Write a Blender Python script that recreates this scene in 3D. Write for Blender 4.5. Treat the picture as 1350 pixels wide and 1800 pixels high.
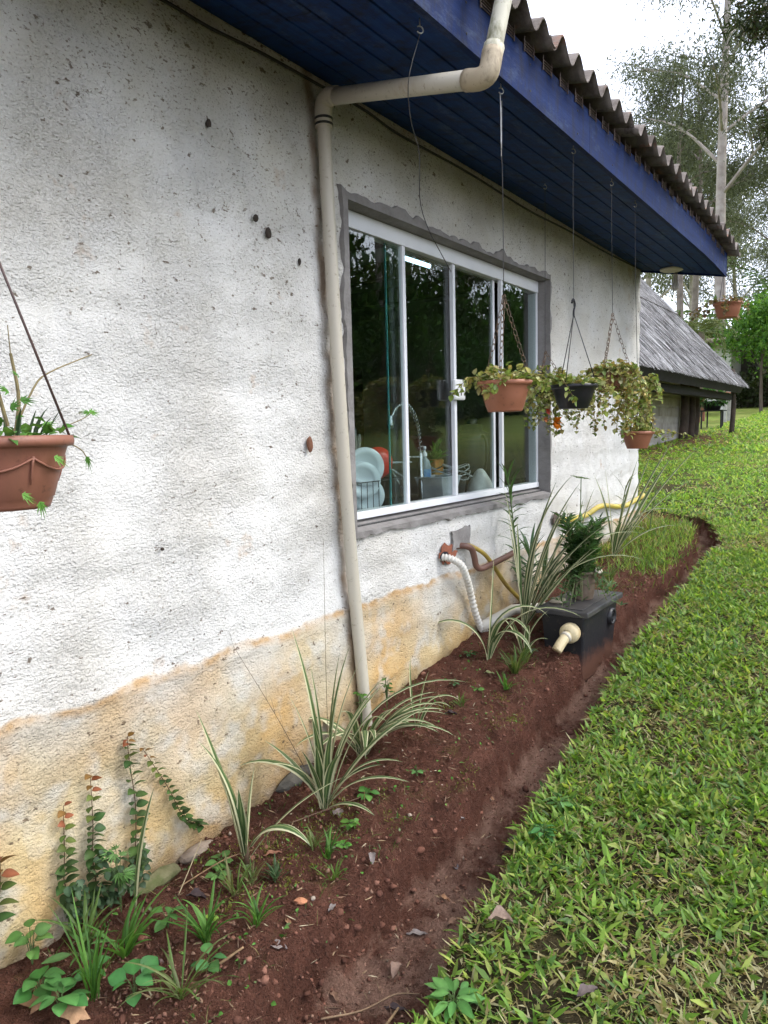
import bpy, math, random
import numpy as np
from mathutils import Vector, Matrix

# ------------------------------------------------------------------ camera, sky, sun, exposure
for o in list(bpy.data.objects): bpy.data.objects.remove(o)
SC = bpy.context.scene
COL = SC.collection
cd = bpy.data.cameras.new('camera'); CAM = bpy.data.objects.new('camera', cd); COL.objects.link(CAM)
cd.sensor_fit = 'VERTICAL'; cd.sensor_height = 36.0; cd.lens = 26.0; cd.clip_start = 0.05; cd.clip_end = 2000
CAM.matrix_world = Matrix(((0.820595, -0.039739, 0.570126, 1.984),
                           (0.570956, 0.100904, -0.814756, 0.0),
                           (-0.025151, 0.994102, 0.105491, 1.4), (0, 0, 0, 1)))
SC.camera = CAM
SUN_AZ, SUN_EL = math.radians(60), math.radians(46)          # azimuth from +Y towards +X
wd = bpy.data.worlds.new('World'); SC.world = wd; wd.use_nodes = True
nt = wd.node_tree; bg = nt.nodes['Background']
sky = nt.nodes.new('ShaderNodeTexSky'); sky.sky_type = 'NISHITA'; sky.sun_disc = False
sky.sun_elevation = SUN_EL; sky.sun_rotation = SUN_AZ
sky.air_density = 1.0; sky.dust_density = 4.0; sky.ozone_density = 1.0; sky.altitude = 900
hs = nt.nodes.new('ShaderNodeHueSaturation'); hs.inputs['Saturation'].default_value = 0.45
nt.links.new(sky.outputs[0], hs.inputs['Color'])
# thin even cloud veil over the whole sky
tc = nt.nodes.new('ShaderNodeTexCoord'); cn = nt.nodes.new('ShaderNodeTexNoise')
cn.inputs['Scale'].default_value = 2.6; cn.inputs['Detail'].default_value = 5; cn.inputs['Roughness'].default_value = .55
nt.links.new(tc.outputs['Generated'], cn.inputs['Vector'])
rp = nt.nodes.new('ShaderNodeValToRGB'); rp.color_ramp.elements[0].position = .34; rp.color_ramp.elements[1].position = .72
rp.color_ramp.elements[0].color = (.25, .25, .25, 1); rp.color_ramp.elements[1].color = (.85, .85, .85, 1)
nt.links.new(cn.outputs['Fac'], rp.inputs['Fac'])
mx = nt.nodes.new('ShaderNodeMix'); mx.data_type = 'RGBA'
nt.links.new(rp.outputs['Color'], mx.inputs[0]); nt.links.new(hs.outputs['Color'], mx.inputs[6])
mx.inputs[7].default_value = (7.7, 8.2, 9.9, 1)
nt.links.new(mx.outputs[2], bg.inputs['Color']); bg.inputs['Strength'].default_value = 0.15
sl = bpy.data.lights.new('sun', 'SUN'); sl.energy = 1.15; sl.angle = math.radians(32); sl.color = (1.0, .975, .93)
SUN = bpy.data.objects.new('sun', sl); COL.objects.link(SUN)
sd = Vector((math.sin(SUN_AZ)*math.cos(SUN_EL), math.cos(SUN_AZ)*math.cos(SUN_EL), math.sin(SUN_EL)))
SUN.rotation_euler = (-sd).to_track_quat('-Z', 'Y').to_euler(); SUN.location = (8, 4, 9)
SC.view_settings.view_transform = 'Standard'; SC.view_settings.look = 'None'
SC.view_settings.gamma = 1.0; SC.view_settings.exposure = 1.22
SC.render.engine = 'CYCLES'
SC.cycles.use_denoising = True
SC.cycles.max_bounces = 5; SC.cycles.transparent_max_bounces = 10; SC.cycles.diffuse_bounces = 2; SC.cycles.glossy_bounces = 3; SC.cycles.volume_bounces = 0
SC.cycles.use_adaptive_sampling = True; SC.cycles.adaptive_threshold = .03
SC.cycles.sample_clamp_indirect = 6.0

# ------------------------------------------------------------------ helpers
rng = np.random.default_rng(7)
RA = random.Random(11)
def nrm(v):
    v = np.asarray(v, float); return v/(np.linalg.norm(v, axis=-1, keepdims=True)+1e-12)
def wloc(o):
    v = Vector((0, 0, 0))
    while o is not None: v = v+o.location; o = o.parent
    return v
def tag(o, label=None, cat=None, group=None, kind=None):
    if label: o['label'] = label
    if cat: o['category'] = cat
    if group: o['group'] = group
    if kind: o['kind'] = kind
    return o
def thing(name, label, cat, loc=(0, 0, 0), group=None):
    o = bpy.data.objects.new(name, None); COL.objects.link(o); o.location = loc; o.empty_display_size = .05
    return tag(o, label, cat, group)
def link(name, me, mat, parent=None, local=False):
    o = bpy.data.objects.new(name, me); COL.objects.link(o)
    if mat is not None and not me.materials: me.materials.append(mat)
    if parent is not None:
        o.parent = parent
        if not local: o.location = -wloc(parent)
    return o
def mesh_np(name, V, F, mat, parent=None, col=None, uv=None, smooth=False, local=False, attrs=None):
    V = np.asarray(V, np.float32); F = np.asarray(F, np.int32)
    me = bpy.data.meshes.new(name); n, k = F.shape
    me.vertices.add(len(V)); me.vertices.foreach_set('co', V.ravel())
    me.loops.add(n*k); me.loops.foreach_set('vertex_index', F.ravel())
    me.polygons.add(n); me.polygons.foreach_set('loop_start', np.arange(0, n*k, k, dtype=np.int32))
    try: me.polygons.foreach_set('loop_total', np.full(n, k, np.int32))
    except Exception: pass
    if smooth: me.polygons.foreach_set('use_smooth', np.ones(n, bool))
    _extras(me, V, F.ravel(), col, uv, attrs)
    me.update(calc_edges=True); me.validate()
    return link(name, me, mat, parent, local)
def _extras(me, V, lv, col, uv, attrs=None):
    if col is not None:
        a = me.color_attributes.new('Col', 'FLOAT_COLOR', 'POINT')
        c = np.ones((len(V), 4), np.float32); c[:, :3] = np.asarray(col)[:, :3]; a.data.foreach_set('color', c.ravel())
    if attrs:
        for k, arr in attrs.items():
            a = me.attributes.new(k, 'FLOAT', 'POINT'); a.data.foreach_set('value', np.asarray(arr, np.float32))
    if uv is not None:
        u = me.uv_layers.new(name='UVMap'); u.data.foreach_set('uv', np.asarray(uv, np.float32)[lv].ravel())
class MB:
    """collects shapes (world coordinates) for one mesh"""
    def __init__(s): s.v = []; s.f = []; s.uv = []; s.c = []; s.hasuv = False; s.hasc = False
    def add(s, V, F, uv=None, col=None):
        b = len(s.v); V = [tuple(map(float, p)) for p in V]; s.v += V
        s.f += [tuple(int(i)+b for i in f) for f in F]
        if uv is not None: s.hasuv = True; s.uv += [tuple(map(float, u)) for u in uv]
        else: s.uv += [(0, 0)]*len(V)
        if col is not None: s.hasc = True; s.c += ([tuple(col)]*len(V) if np.ndim(col) == 1 else [tuple(c) for c in col])
        else: s.c += [(1, 1, 1)]*len(V)
        return s
    def box(s, lo, hi, M=None, col=None):
        x0, y0, z0 = lo; x1, y1, z1 = hi
        V = [(x0, y0, z0), (x1, y0, z0), (x1, y1, z0), (x0, y1, z0), (x0, y0, z1), (x1, y0, z1), (x1, y1, z1), (x0, y1, z1)]
        if M is not None: V = [tuple(M @ Vector(v)) for v in V]
        return s.add(V, [(0, 3, 2, 1), (4, 5, 6, 7), (0, 1, 5, 4), (1, 2, 6, 5), (2, 3, 7, 6), (3, 0, 4, 7)], col=col)
    def tube(s, P, r, n=8, cap=True, col=None):
        P = np.asarray(P, float); m = len(P); r = np.broadcast_to(np.asarray(r, float), (m,))
        T = nrm(np.gradient(P, axis=0)); a = np.array([0, 0, 1.]) if abs(T[0][2]) < .9 else np.array([1., 0, 0])
        N = nrm(np.cross(T[0], a)); V = []
        for i in range(m):
            N = nrm(N-T[i]*np.dot(N, T[i])); B = np.cross(T[i], N)
            for k in range(n):
                t = 2*math.pi*k/n; V.append(P[i]+r[i]*(math.cos(t)*N+math.sin(t)*B))
        F = [(i*n+k, i*n+(k+1) % n, (i+1)*n+(k+1) % n, (i+1)*n+k) for i in range(m-1) for k in range(n)]
        if cap: F += [tuple(range(n-1, -1, -1)), tuple((m-1)*n+k for k in range(n))]
        uv = [(k/n, i/(m-1)) for i in range(m) for k in range(n)]
        return s.add(V, F, uv=uv, col=col)
    def lathe(s, prof, c=(0, 0, 0), n=32, axis=None, col=None, wob=0):
        V = []
        for (r, z) in prof:
            for k in range(n):
                t = 2*math.pi*k/n; V.append((r*math.cos(t), r*math.sin(t), z))
        if axis is not None:
            q = Vector((0, 0, 1)).rotation_difference(Vector(axis)); V = [tuple(q @ Vector(v)) for v in V]
        V = [(v[0]+c[0], v[1]+c[1], v[2]+c[2]) for v in V]; m = len(prof)
        F = [(i*n+k, i*n+(k+1) % n, (i+1)*n+(k+1) % n, (i+1)*n+k) for i in range(m-1) for k in range(n)]
        return s.add(V, F, col=col)
    def poly(s, pts, thick, nvec, col=None):
        n = len(pts); d = np.asarray(nvec, float)*thick; A = [np.asarray(p, float) for p in pts]; B = [p+d for p in A]
        F = [tuple(range(n-1, -1, -1)), tuple(n+i for i in range(n))]+[(i, (i+1) % n, n+(i+1) % n, n+i) for i in range(n)]
        return s.add(A+B, F, col=col)
    def build(s, name, mat, parent=None, smooth=False, local=False, bevel=0):
        me = bpy.data.meshes.new(name); me.from_pydata(s.v, [], s.f)
        lv = np.zeros(len(me.loops), np.int32); me.loops.foreach_get('vertex_index', lv)
        _extras(me, s.v, lv, s.c if s.hasc else None, s.uv if s.hasuv else None)
        if smooth: me.polygons.foreach_set('use_smooth', np.ones(len(me.polygons), bool))
        me.update(); o = link(name, me, mat, parent, local)
        if bevel:
            b = o.modifiers.new('bevel', 'BEVEL'); b.width = bevel; b.segments = 2; b.limit_method = 'ANGLE'
        return o
def spline(P, n=24):
    """Catmull-Rom through points"""
    P = np.asarray(P, float); Q = np.vstack([2*P[0]-P[1], P, 2*P[-1]-P[-2]]); m = len(P)-1; out = []
    for t in np.linspace(0, m, n):
        i = min(int(t), m-1); u = t-i; a, b, c, d = Q[i:i+4]
        out.append(.5*((2*b)+(-a+c)*u+(2*a-5*b+4*c-d)*u*u+(-a+3*b-3*c+d)*u**3))
    return np.array(out)
def copy_tree(o, parent=None, loc=None, rz=None, sc=None, label=None):
    c = o.copy(); COL.objects.link(c); c.parent = parent
    for ch in o.children:
        copy_tree(ch, c)
    if loc is not None: c.location = loc
    if rz is not None: c.rotation_euler = (0, 0, rz)
    if sc is not None: c.scale = sc if hasattr(sc, '__len__') else (sc,)*3
    if label: c['label'] = label
    return c
# value noise (numpy)
def _h(ix, iy, seed):
    n = (ix.astype(np.int64)*374761393+iy.astype(np.int64)*668265263+seed*144665) & 0x7fffffff
    n = ((n ^ (n >> 13))*1274126177) & 0x7fffffff
    return ((n ^ (n >> 16)) & 0xffff)/65535.0
def vnoise(x, y, seed=0):
    x = np.asarray(x, float); y = np.asarray(y, float); ix = np.floor(x); iy = np.floor(y); fx = x-ix; fy = y-iy
    fx = fx*fx*(3-2*fx); fy = fy*fy*(3-2*fy)
    a = _h(ix, iy, seed); b = _h(ix+1, iy, seed); c = _h(ix, iy+1, seed); d = _h(ix+1, iy+1, seed)
    return (a+(b-a)*fx)*(1-fy)+(c+(d-c)*fx)*fy
def fbm(x, y, oct=4, seed=0, gain=.5):
    s = 0; a = 1; t = 0
    for i in range(oct): s = s+a*vnoise(x*2**i, y*2**i, seed+i*17); t += a; a *= gain
    return s/t-.5
def sstep(a, b, x):
    t = np.clip((np.asarray(x, float)-a)/(b-a), 0, 1); return t*t*(3-2*t)

# ------------------------------------------------------------------ materials
class NT:
    def __init__(s, name):
        s.m = bpy.data.materials.new(name); s.m.use_nodes = True; s.t = s.m.node_tree
        s.b = s.t.nodes['Principled BSDF']; s.out = s.t.nodes['Material Output']
        s.tc = s.t.nodes.new('ShaderNodeTexCoord'); s.obj = s.tc.outputs['Object']
    def n(s, typ, **kw):
        x = s.t.nodes.new(typ)
        for k, v in kw.items(): setattr(x, k, v)
        return x
    def set(s, sock, v):
        if hasattr(v, 'is_linked') or isinstance(v, bpy.types.NodeSocket): s.t.links.new(v, sock)
        else: sock.default_value = (tuple(v)+(1,) if hasattr(v, '__len__') and len(v) == 3 and sock.type == 'RGBA' else v)
    def noise(s, scale, detail=3, rough=.5, vec=None, dist=0, sc3=None):
        x = s.n('ShaderNodeTexNoise'); x.inputs['Scale'].default_value = scale; x.inputs['Detail'].default_value = detail
        x.inputs['Roughness'].default_value = rough; x.inputs['Distortion'].default_value = dist
        v = vec or s.obj
        if sc3:
            mp = s.n('ShaderNodeMapping'); mp.inputs['Scale'].default_value = sc3; s.t.links.new(v, mp.inputs[0]); v = mp.outputs[0]
        s.t.links.new(v, x.inputs['Vector']); return x.outputs['Fac']
    def voro(s, scale, feature='F1', rnd=1):
        x = s.n('ShaderNodeTexVoronoi'); x.feature = feature; x.inputs['Scale'].default_value = scale
        x.inputs['Randomness'].default_value = rnd; s.t.links.new(s.obj, x.inputs['Vector']); return x.outputs['Distance']
    def ramp(s, fac, stops, interp='LINEAR'):
        x = s.n('ShaderNodeValToRGB'); cr = x.color_ramp; cr.interpolation = interp
        while len(cr.elements) < len(stops): cr.elements.new(.5)
        for e, (p, c) in zip(cr.elements, stops):
            e.position = p; e.color = (c, c, c, 1) if not hasattr(c, '__len__') else tuple(c)+(1,)
        s.t.links.new(fac, x.inputs[0]); return x.outputs[0]
    def mix(s, fac, a, b, blend='MIX'):
        x = s.n('ShaderNodeMix'); x.data_type = 'RGBA'; x.blend_type = blend; x.clamp_factor = True
        s.set(x.inputs[0], fac); s.set(x.inputs[6], a); s.set(x.inputs[7], b); return x.outputs[2]
    def math(s, op, a, b=0, clamp=False):
        x = s.n('ShaderNodeMath'); x.operation = op; x.use_clamp = clamp; s.set(x.inputs[0], a); s.set(x.inputs[1], b); return x.outputs[0]
    def sep(s, v=None):
        x = s.n('ShaderNodeSeparateXYZ'); s.t.links.new(v or s.obj, x.inputs[0]); return x.outputs
    def attr(s, name):
        x = s.n('ShaderNodeAttribute'); x.attribute_name = name; return x
    def bump(s, h, strength=.5, dist=.01, prev=None):
        x = s.n('ShaderNodeBump'); x.inputs['Strength'].default_value = strength; x.inputs['Distance'].default_value = dist
        s.t.links.new(h, x.inputs['Height'])
        if prev is not None: s.t.links.new(prev, x.inputs['Normal'])
        return x.outputs[0]
    def done(s, col=None, rough=.6, nor=None, spec=None, metal=None):
        if col is not None: s.set(s.b.inputs['Base Color'], col)
        s.set(s.b.inputs['Roughness'], rough)
        if nor is not None: s.t.links.new(nor, s.b.inputs['Normal'])
        if spec is not None: s.b.inputs['Specular IOR Level'].default_value = spec
        if metal is not None: s.b.inputs['Metallic'].default_value = metal
        return s.m
def plain(name, c1, c2=None, scale=12, rough=.55, bump=0, bscale=60, spec=.4, metal=0, detail=4):
    t = NT(name); c2 = c2 or tuple(x*.75 for x in c1)
    f = t.noise(scale, detail, .6); col = t.mix(t.ramp(f, [(.35, 0), (.65, 1)]), c1, c2)
    nor = t.bump(t.noise(bscale, 4, .6), .6, bump) if bump else None
    return t.done(col, rough, nor, spec, metal)
def leafmat(name, transl=.3, rough=.5, spec=.3, uvstripe=False):
    t = NT(name); a = t.attr('Col').outputs['Color']
    v = t.noise(90, 1); col = t.mix(t.math('MULTIPLY', v, .35), a, (.02, .03, .01))
    t.done(col, rough, None, spec)
    tr = t.n('ShaderNodeBsdfTranslucent'); t.set(tr.inputs[0], t.mix(1.0, col, (1.25, 1.2, .7), 'MULTIPLY'))
    ms = t.n('ShaderNodeMixShader'); ms.inputs[0].default_value = transl
    t.t.links.new(t.b.outputs[0], ms.inputs[1]); t.t.links.new(tr.outputs[0], ms.inputs[2])
    t.t.links.new(ms.outputs[0], t.out.inputs[0]); return t.m
M = {}
M['leaf'] = leafmat('leaf')
M['grass'] = leafmat('grass_blade', .5, .45, .35)
M['farleaf'] = leafmat('tree_leaf', .3, .6, .2)
# ------------------------------------------------------------------ house materials
def wall_mat():
    t = NT('rough_plaster'); X, Y, Z = t.sep()
    big = t.noise(1.3, 2, .6); mid = t.noise(6, 3, .65); pit = t.noise(105, 3, .6, sc3=(1, .8, 1.35))
    base = t.mix(t.ramp(mid, [(.35, 0), (.7, 1)]), (.79, .775, .735), (.75, .735, .69))
    base = t.mix(t.math('MULTIPLY', t.ramp(big, [(.5, 0), (.72, 1)]), .32), base, (.58, .51, .39))
    # small orange bleeds
    ob = t.ramp(t.noise(4.3, 4, .7), [(.63, 0), (.76, .75)]); base = t.mix(ob, base, (.48, .30, .16))
    # ochre plinth stain, shaped by noise, with an orange line where the old paint starts
    zn = t.math('ADD', Z, t.math('MULTIPLY', t.math('SUBTRACT', t.noise(3.5, 3, .65), .5), .10))
    plin = t.ramp(zn, [(0, 1), (.30, 1), (.60, .82), (.645, 0)])
    och = t.mix(t.ramp(t.noise(2.3, 3, .65), [(.38, 0), (.62, 1)]), (.62, .49, .27), (.58, .37, .15))
    och = t.mix(t.ramp(t.noise(7, 2, .6), [(.50, 0), (.66, .7)]), och, (.62, .59, .51))
    wz = t.n('ShaderNodeMapRange'); wz.inputs[1].default_value = .25; wz.inputs[2].default_value = .60; t.t.links.new(Z, wz.inputs[0])
    och = t.mix(t.math('MULTIPLY', wz.outputs[0], t.ramp(t.noise(1.9, 2, .6), [(.40, .05), (.60, .8)])), och, (.62, .60, .54))
    base = t.mix(t.math('MULTIPLY', plin, t.ramp(t.noise(1.7, 2, .6), [(.28, .6), (.5, 1.0)])), base, och)
    line = t.math('MULTIPLY', t.ramp(zn, [(.592, 0), (.618, .8), (.628, .8), (.640, 0)]), t.ramp(t.noise(5, 3, .7), [(.36, .1), (.56, 1)])); base = t.mix(line, base, (.50, .29, .10))
    # soil splash just above the ground
    sp = t.ramp(t.math('ADD', t.math('SUBTRACT', Z, t.math('MULTIPLY', t.math('SUBTRACT', Y, 2.0), .1)), t.math('MULTIPLY', t.noise(9, 2, .7), .22)), [(.10, .75), (.24, 0)])
    base = t.mix(sp, base, (.20, .13, .07))
    # dirt specks caught in the pits; more of them high on the wall
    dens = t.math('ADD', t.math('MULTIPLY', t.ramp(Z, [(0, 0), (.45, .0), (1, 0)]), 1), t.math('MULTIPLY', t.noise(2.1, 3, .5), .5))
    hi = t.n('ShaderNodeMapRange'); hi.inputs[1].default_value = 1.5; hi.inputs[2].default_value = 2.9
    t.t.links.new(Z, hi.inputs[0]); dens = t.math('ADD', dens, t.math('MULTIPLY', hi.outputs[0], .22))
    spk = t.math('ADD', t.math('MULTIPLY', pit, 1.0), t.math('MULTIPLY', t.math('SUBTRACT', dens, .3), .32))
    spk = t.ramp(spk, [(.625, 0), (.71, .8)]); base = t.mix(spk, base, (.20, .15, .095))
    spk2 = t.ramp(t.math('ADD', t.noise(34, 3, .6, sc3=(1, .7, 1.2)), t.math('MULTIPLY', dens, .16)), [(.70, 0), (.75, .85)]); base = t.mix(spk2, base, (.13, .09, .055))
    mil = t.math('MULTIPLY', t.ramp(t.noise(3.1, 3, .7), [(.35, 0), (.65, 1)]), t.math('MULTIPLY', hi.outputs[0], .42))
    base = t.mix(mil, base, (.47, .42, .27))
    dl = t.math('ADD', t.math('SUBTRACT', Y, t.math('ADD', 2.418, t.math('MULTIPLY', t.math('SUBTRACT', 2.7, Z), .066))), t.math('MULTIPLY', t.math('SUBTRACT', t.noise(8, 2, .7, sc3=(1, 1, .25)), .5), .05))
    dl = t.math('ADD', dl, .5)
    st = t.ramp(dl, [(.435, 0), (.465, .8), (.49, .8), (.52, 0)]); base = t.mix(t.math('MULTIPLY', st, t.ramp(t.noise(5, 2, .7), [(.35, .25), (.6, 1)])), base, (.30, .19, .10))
    msk = t.ramp(t.noise(2.7, 3, .6), [(.30, .35), (.62, 1)])
    fine2 = t.noise(130, 3, .65); n1 = t.bump(t.math('MULTIPLY', fine2, msk), 1.0, .011); n1 = t.bump(t.math('MULTIPLY', pit, msk), 1.0, .011, n1)
    n1 = t.bump(t.math('MULTIPLY', t.noise(48, 2, .6, sc3=(1, .7, 1.3)), msk), .7, .009, n1)
    return t.done(base, .92, n1, .15)
def blue_mat(name, c1, c2):
    t = NT(name); g = t.noise(5, 5, .65, sc3=(6, .35, 6)); col = t.mix(t.ramp(g, [(.38, 0), (.66, 1)]), c1, c2)
    pale = t.ramp(t.noise(4.0, 6, .8, sc3=(2, .7, 2)), [(.54, 0), (.70, .30)]); col = t.mix(pale, col, (.16, .20, .27))
    dirt = t.ramp(t.noise(11, 6, .75, sc3=(1, 1.6, .5)), [(.47, 0), (.66, .8)]); col = t.mix(dirt, col, (.015, .017, .03))
    return t.done(col, .68, t.bump(t.noise(30, 4, .6, sc3=(4, .25, 4)), .4, .003), .16)
def fibro_mat():
    t = NT('fibre_cement'); g = t.noise(4, 6, .7); col = t.mix(t.ramp(g, [(.36, 0), (.62, 1)]), (.26, .225, .20), (.10, .083, .07))
    col = t.mix(t.ramp(t.noise(11, 5, .7), [(.58, 0), (.7, .7)]), col, (.055, .042, .034))
    col = t.mix(t.ramp(t.noise(6.5, 5, .7), [(.56, 0), (.68, .7)]), col, (.27, .12, .07))
    return t.done(col, .9, t.bump(t.noise(80, 4, .65), .6, .004), .15)
def stained_white(name, c, stain, lo=.55, hi=.72, rough=.42):
    t = NT(name); col = t.mix(t.ramp(t.noise(7, 6, .75, sc3=(1, 1, .35)), [(lo, 0), (hi, .8)]), c, stain)
    col = t.mix(t.ramp(t.noise(45, 4, .7), [(.6, 0), (.7, .5)]), col, tuple(x*.5 for x in stain))
    return t.done(col, rough, t.bump(t.noise(120, 2), .25, .001), .4)
def cement_mat():
    t = NT('grey_cement'); col = t.mix(t.ramp(t.noise(9, 6, .7), [(.35, 0), (.68, 1)]), (.30, .285, .27), (.205, .19, .18))
    return t.done(col, .9, t.bump(t.noise(70, 5, .7), .7, .006), .15)
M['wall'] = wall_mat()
M['fascia'] = blue_mat('blue_fascia_paint', (.003, .014, .070), (.007, .024, .105))
M['soffit'] = blue_mat('blue_soffit_paint', (.006, .028, .115), (.012, .046, .16))
M['gap'] = plain('dark_gap', (.01, .012, .02), rough=.9)
M['fibro'] = fibro_mat()
M['pvc'] = stained_white('cream_pvc', (.52, .475, .38), (.36, .25, .14), .60, .8)
M['pvc_mossy'] = stained_white('mossy_pvc', (.50, .475, .37), (.12, .12, .04), .44, .56, .6)
M['pvc_dirty'] = stained_white('dirty_pvc', (.45, .37, .25), (.06, .042, .025), .45, .60, .65)
M['cement'] = cement_mat()
M['alu'] = plain('white_aluminium', (.80, .81, .82), (.72, .74, .76), 3, .32, spec=.5)
M['darkmetal'] = plain('dark_wire', (.035, .04, .045), (.07, .06, .05), 30, .5, metal=.6)
M['cable'] = plain('black_cable', (.025, .023, .02), (.05, .045, .035), 20, .6)
M['steel'] = plain('brushed_steel', (.62, .62, .62), (.5, .5, .5), 30, .22, metal=1)
M['galv'] = plain('galvanised_wire', (.42, .42, .40), (.25, .24, .22), 60, .4, metal=.8)
M['comb'] = plain('comb_plastic', (.13, .09, .075), (.07, .05, .04), 40, .7)
def glass_mat():
    t = NT('window_glass'); t.t.nodes.remove(t.b)
    tr = t.n('ShaderNodeBsdfTransparent'); tr.inputs[0].default_value = (.90, .95, .94, 1)
    gl = t.n('ShaderNodeBsdfGlossy'); gl.inputs['Roughness'].default_value = .004; gl.inputs[0].default_value = (1, 1, 1, 1)
    lw = t.n('ShaderNodeLayerWeight'); lw.inputs[0].default_value = .5; fc = t.math('ADD', t.math('MULTIPLY', t.math('POWER', lw.outputs['Facing'], 4.0), .85), .05, True)
    ms = t.n('ShaderNodeMixShader'); t.t.links.new(fc, ms.inputs[0]); t.t.links.new(tr.outputs[0], ms.inputs[1]); t.t.links.new(gl.outputs[0], ms.inputs[2])
    t.t.links.new(ms.outputs[0], t.out.inputs[0]); return t.m
M['glass'] = glass_mat()

# ------------------------------------------------------------------ house
HOUSE = thing('house', 'white rough plastered house with deep blue eaves and wavy cement roof', 'house', (0, 2, 0))
Y0, Y1 = -2.6, 6.95                                   # wall ends along the facade
WY0, WY1, WZ0, WZ1 = 2.60, 4.81, 0.965, 2.392         # window opening
def grid_lines(a, b, step, must):
    pts = [a]+sorted(must)+[b]; out = []
    for p, q in zip(pts[:-1], pts[1:]):
        n = max(1, round((q-p)/step)); out += list(np.linspace(p, q, n, endpoint=False))
    return np.array(out+[b])
ys = grid_lines(Y0, Y1, .02, [.3, WY0, WY1]); zs = grid_lines(-.45, 2.96, .018, [WZ0, WZ1])
YY, ZZ = np.meshgrid(ys, zs, indexing='ij')
course = .0035*np.sin(2*math.pi*(ZZ+.03*vnoise(YY*1.5, ZZ*2, 5))/.205)
dx = course*1.0+.012*fbm(YY*3, ZZ*12, 4, 3)+.010*fbm(YY*34, ZZ*36, 2, 9)
dx = dx+.016*(1-sstep(.605, .64, ZZ+.03*fbm(YY*4, ZZ*3, 3, 21)))
dx = dx+.02*(1-sstep(.0, .16, ZZ-.1*np.clip(YY-2, -.2, 9)))*fbm(YY*9, ZZ*9, 3, 31)
edge = np.minimum(np.minimum(np.abs(YY-WY0), np.abs(YY-WY1)), np.minimum(np.abs(ZZ-WZ0), np.abs(ZZ-WZ1)))
V = np.stack([dx, YY, ZZ], -1).reshape(-1, 3); nz = len(zs)
F = []
for i in range(len(ys)-1):
    for j in range(nz-1):
        if WY0-1e-6 <= ys[i] < WY1-1e-6 and WZ0-1e-6 <= zs[j] < WZ1-1e-6: continue
        a = i*nz+j; F.append((a, a+nz, a+nz+1, a+1))
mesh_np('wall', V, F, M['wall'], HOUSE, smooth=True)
# the other outside walls
m = MB(); m.box((-6.4, Y0, -.5), (-6.2, Y1, 2.95)); m.box((-6.2, Y0, -.5), (-.02, Y0+.2, 2.95)); m.build('rear_wall', M['wall'], HOUSE)
m = MB(); m.box((-6.2, Y1-.2, -.5), (-.012, Y1-.004, 2.95)); m.build('end_wall', M['wall'], HOUSE)
# cement window surround: ragged ring on the wall face plus the reveals
def ragged():
    rr = random.Random(3); out = []; inn = []
    def side(p, q, nx, nz_, wid, jag):
        n = max(6, int(math.dist(p, q)/.035))
        for k in range(n):
            t = k/n; y = p[0]+(q[0]-p[0])*t; z = p[1]+(q[1]-p[1])*t
            w = wid+jag*(fbm(np.array([y*9.]), np.array([z*9.+3]), 3, 4)[0]*2+rr.uniform(-.25, .25)); w = max(.012, w)
            out.append((y+nx*w, z+nz_*w)); inn.append((y, z))
    side((WY0, WZ0), (WY0, WZ1), -1, 0, .040, .03); out.append((WY0-.05, WZ1+.055)); inn.append((WY0, WZ1))
    side((WY0, WZ1), (WY1, WZ1), 0, 1, .038, .04); out.append((WY1+.03, WZ1+.04)); inn.append((WY1, WZ1))
    side((WY1, WZ1), (WY1, WZ0), 1, 0, .024, .02); out.append((WY1+.025, WZ0-.03)); inn.append((WY1, WZ0))
    side((WY1, WZ0), (WY0, WZ0), 0, -1, .034, .022); out.append((WY0-.03, WZ0-.03)); inn.append((WY0, WZ0))
    return out, inn
out, inn = ragged(); n = len(out); V = []; F = []
for (a, b) in out: V.append((-.004, a, b))
for (a, b), (c, d) in zip(out, inn): V.append((.016+.004*math.sin(a*40+b*31), a+(c-a)*.12, b+(d-b)*.12))
for (a, b) in inn: V.append((.019, a, b))
for (a, b) in inn: V.append((-.16, a, b+(.052 if abs(b-WZ0) < .001 else 0)))
for k in range(3):
    for i in range(n): F.append((k*n+i, k*n+(i+1) % n, (k+1)*n+(i+1) % n, (k+1)*n+i))
MB().add(V, F).build('window_surround', M['cement'], HOUSE)
# window: frame, panes, stiles, latch
wx = -.083
win = MB(); win.box((wx-.045, WY0+.004, 2.315), (wx+.02, WY1-.004, WZ1-.002)); WIN = win.build('window', M['alu'], HOUSE, bevel=.003)
MB().box((wx-.05, WY0+.004, 1.006), (wx+.022, WY1-.004, 1.040)).build('bottom_rail', M['alu'], WIN, bevel=.003)
MB().box((wx-.045, WY1-.030, 1.041), (wx+.015, WY1-.004, 2.314)).build('side_stile', M['alu'], WIN, bevel=.002)
MB().box((wx-.045, WY0+.004, 1.041), (wx+.015, WY0+.030, 2.314)).build('side_stile', M['alu'], WIN, bevel=.002)
for yc, xo in ((3.150, .008), (3.672, -.004), (4.247, .008)):
    MB().box((wx+xo-.012, yc-.013, 1.041), (wx+xo+.012, yc+.013, 2.314)).build('stile', M['alu'], WIN, bevel=.002)
MB().box((wx-.030, 4.19, 1.041), (wx-.016, 4.215, 2.314)).build('stile', M['alu'], WIN)
for a, b, xo in ((WY0+.031, 3.136, .006), (3.05, 3.658, -.020), (3.687, 4.189, -.020), (4.262, WY1-.031, .006)):
    MB().box((wx+xo-.003, a, 1.042), (wx+xo+.003, b, 2.313)).build('pane', M['glass'], WIN)
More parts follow.
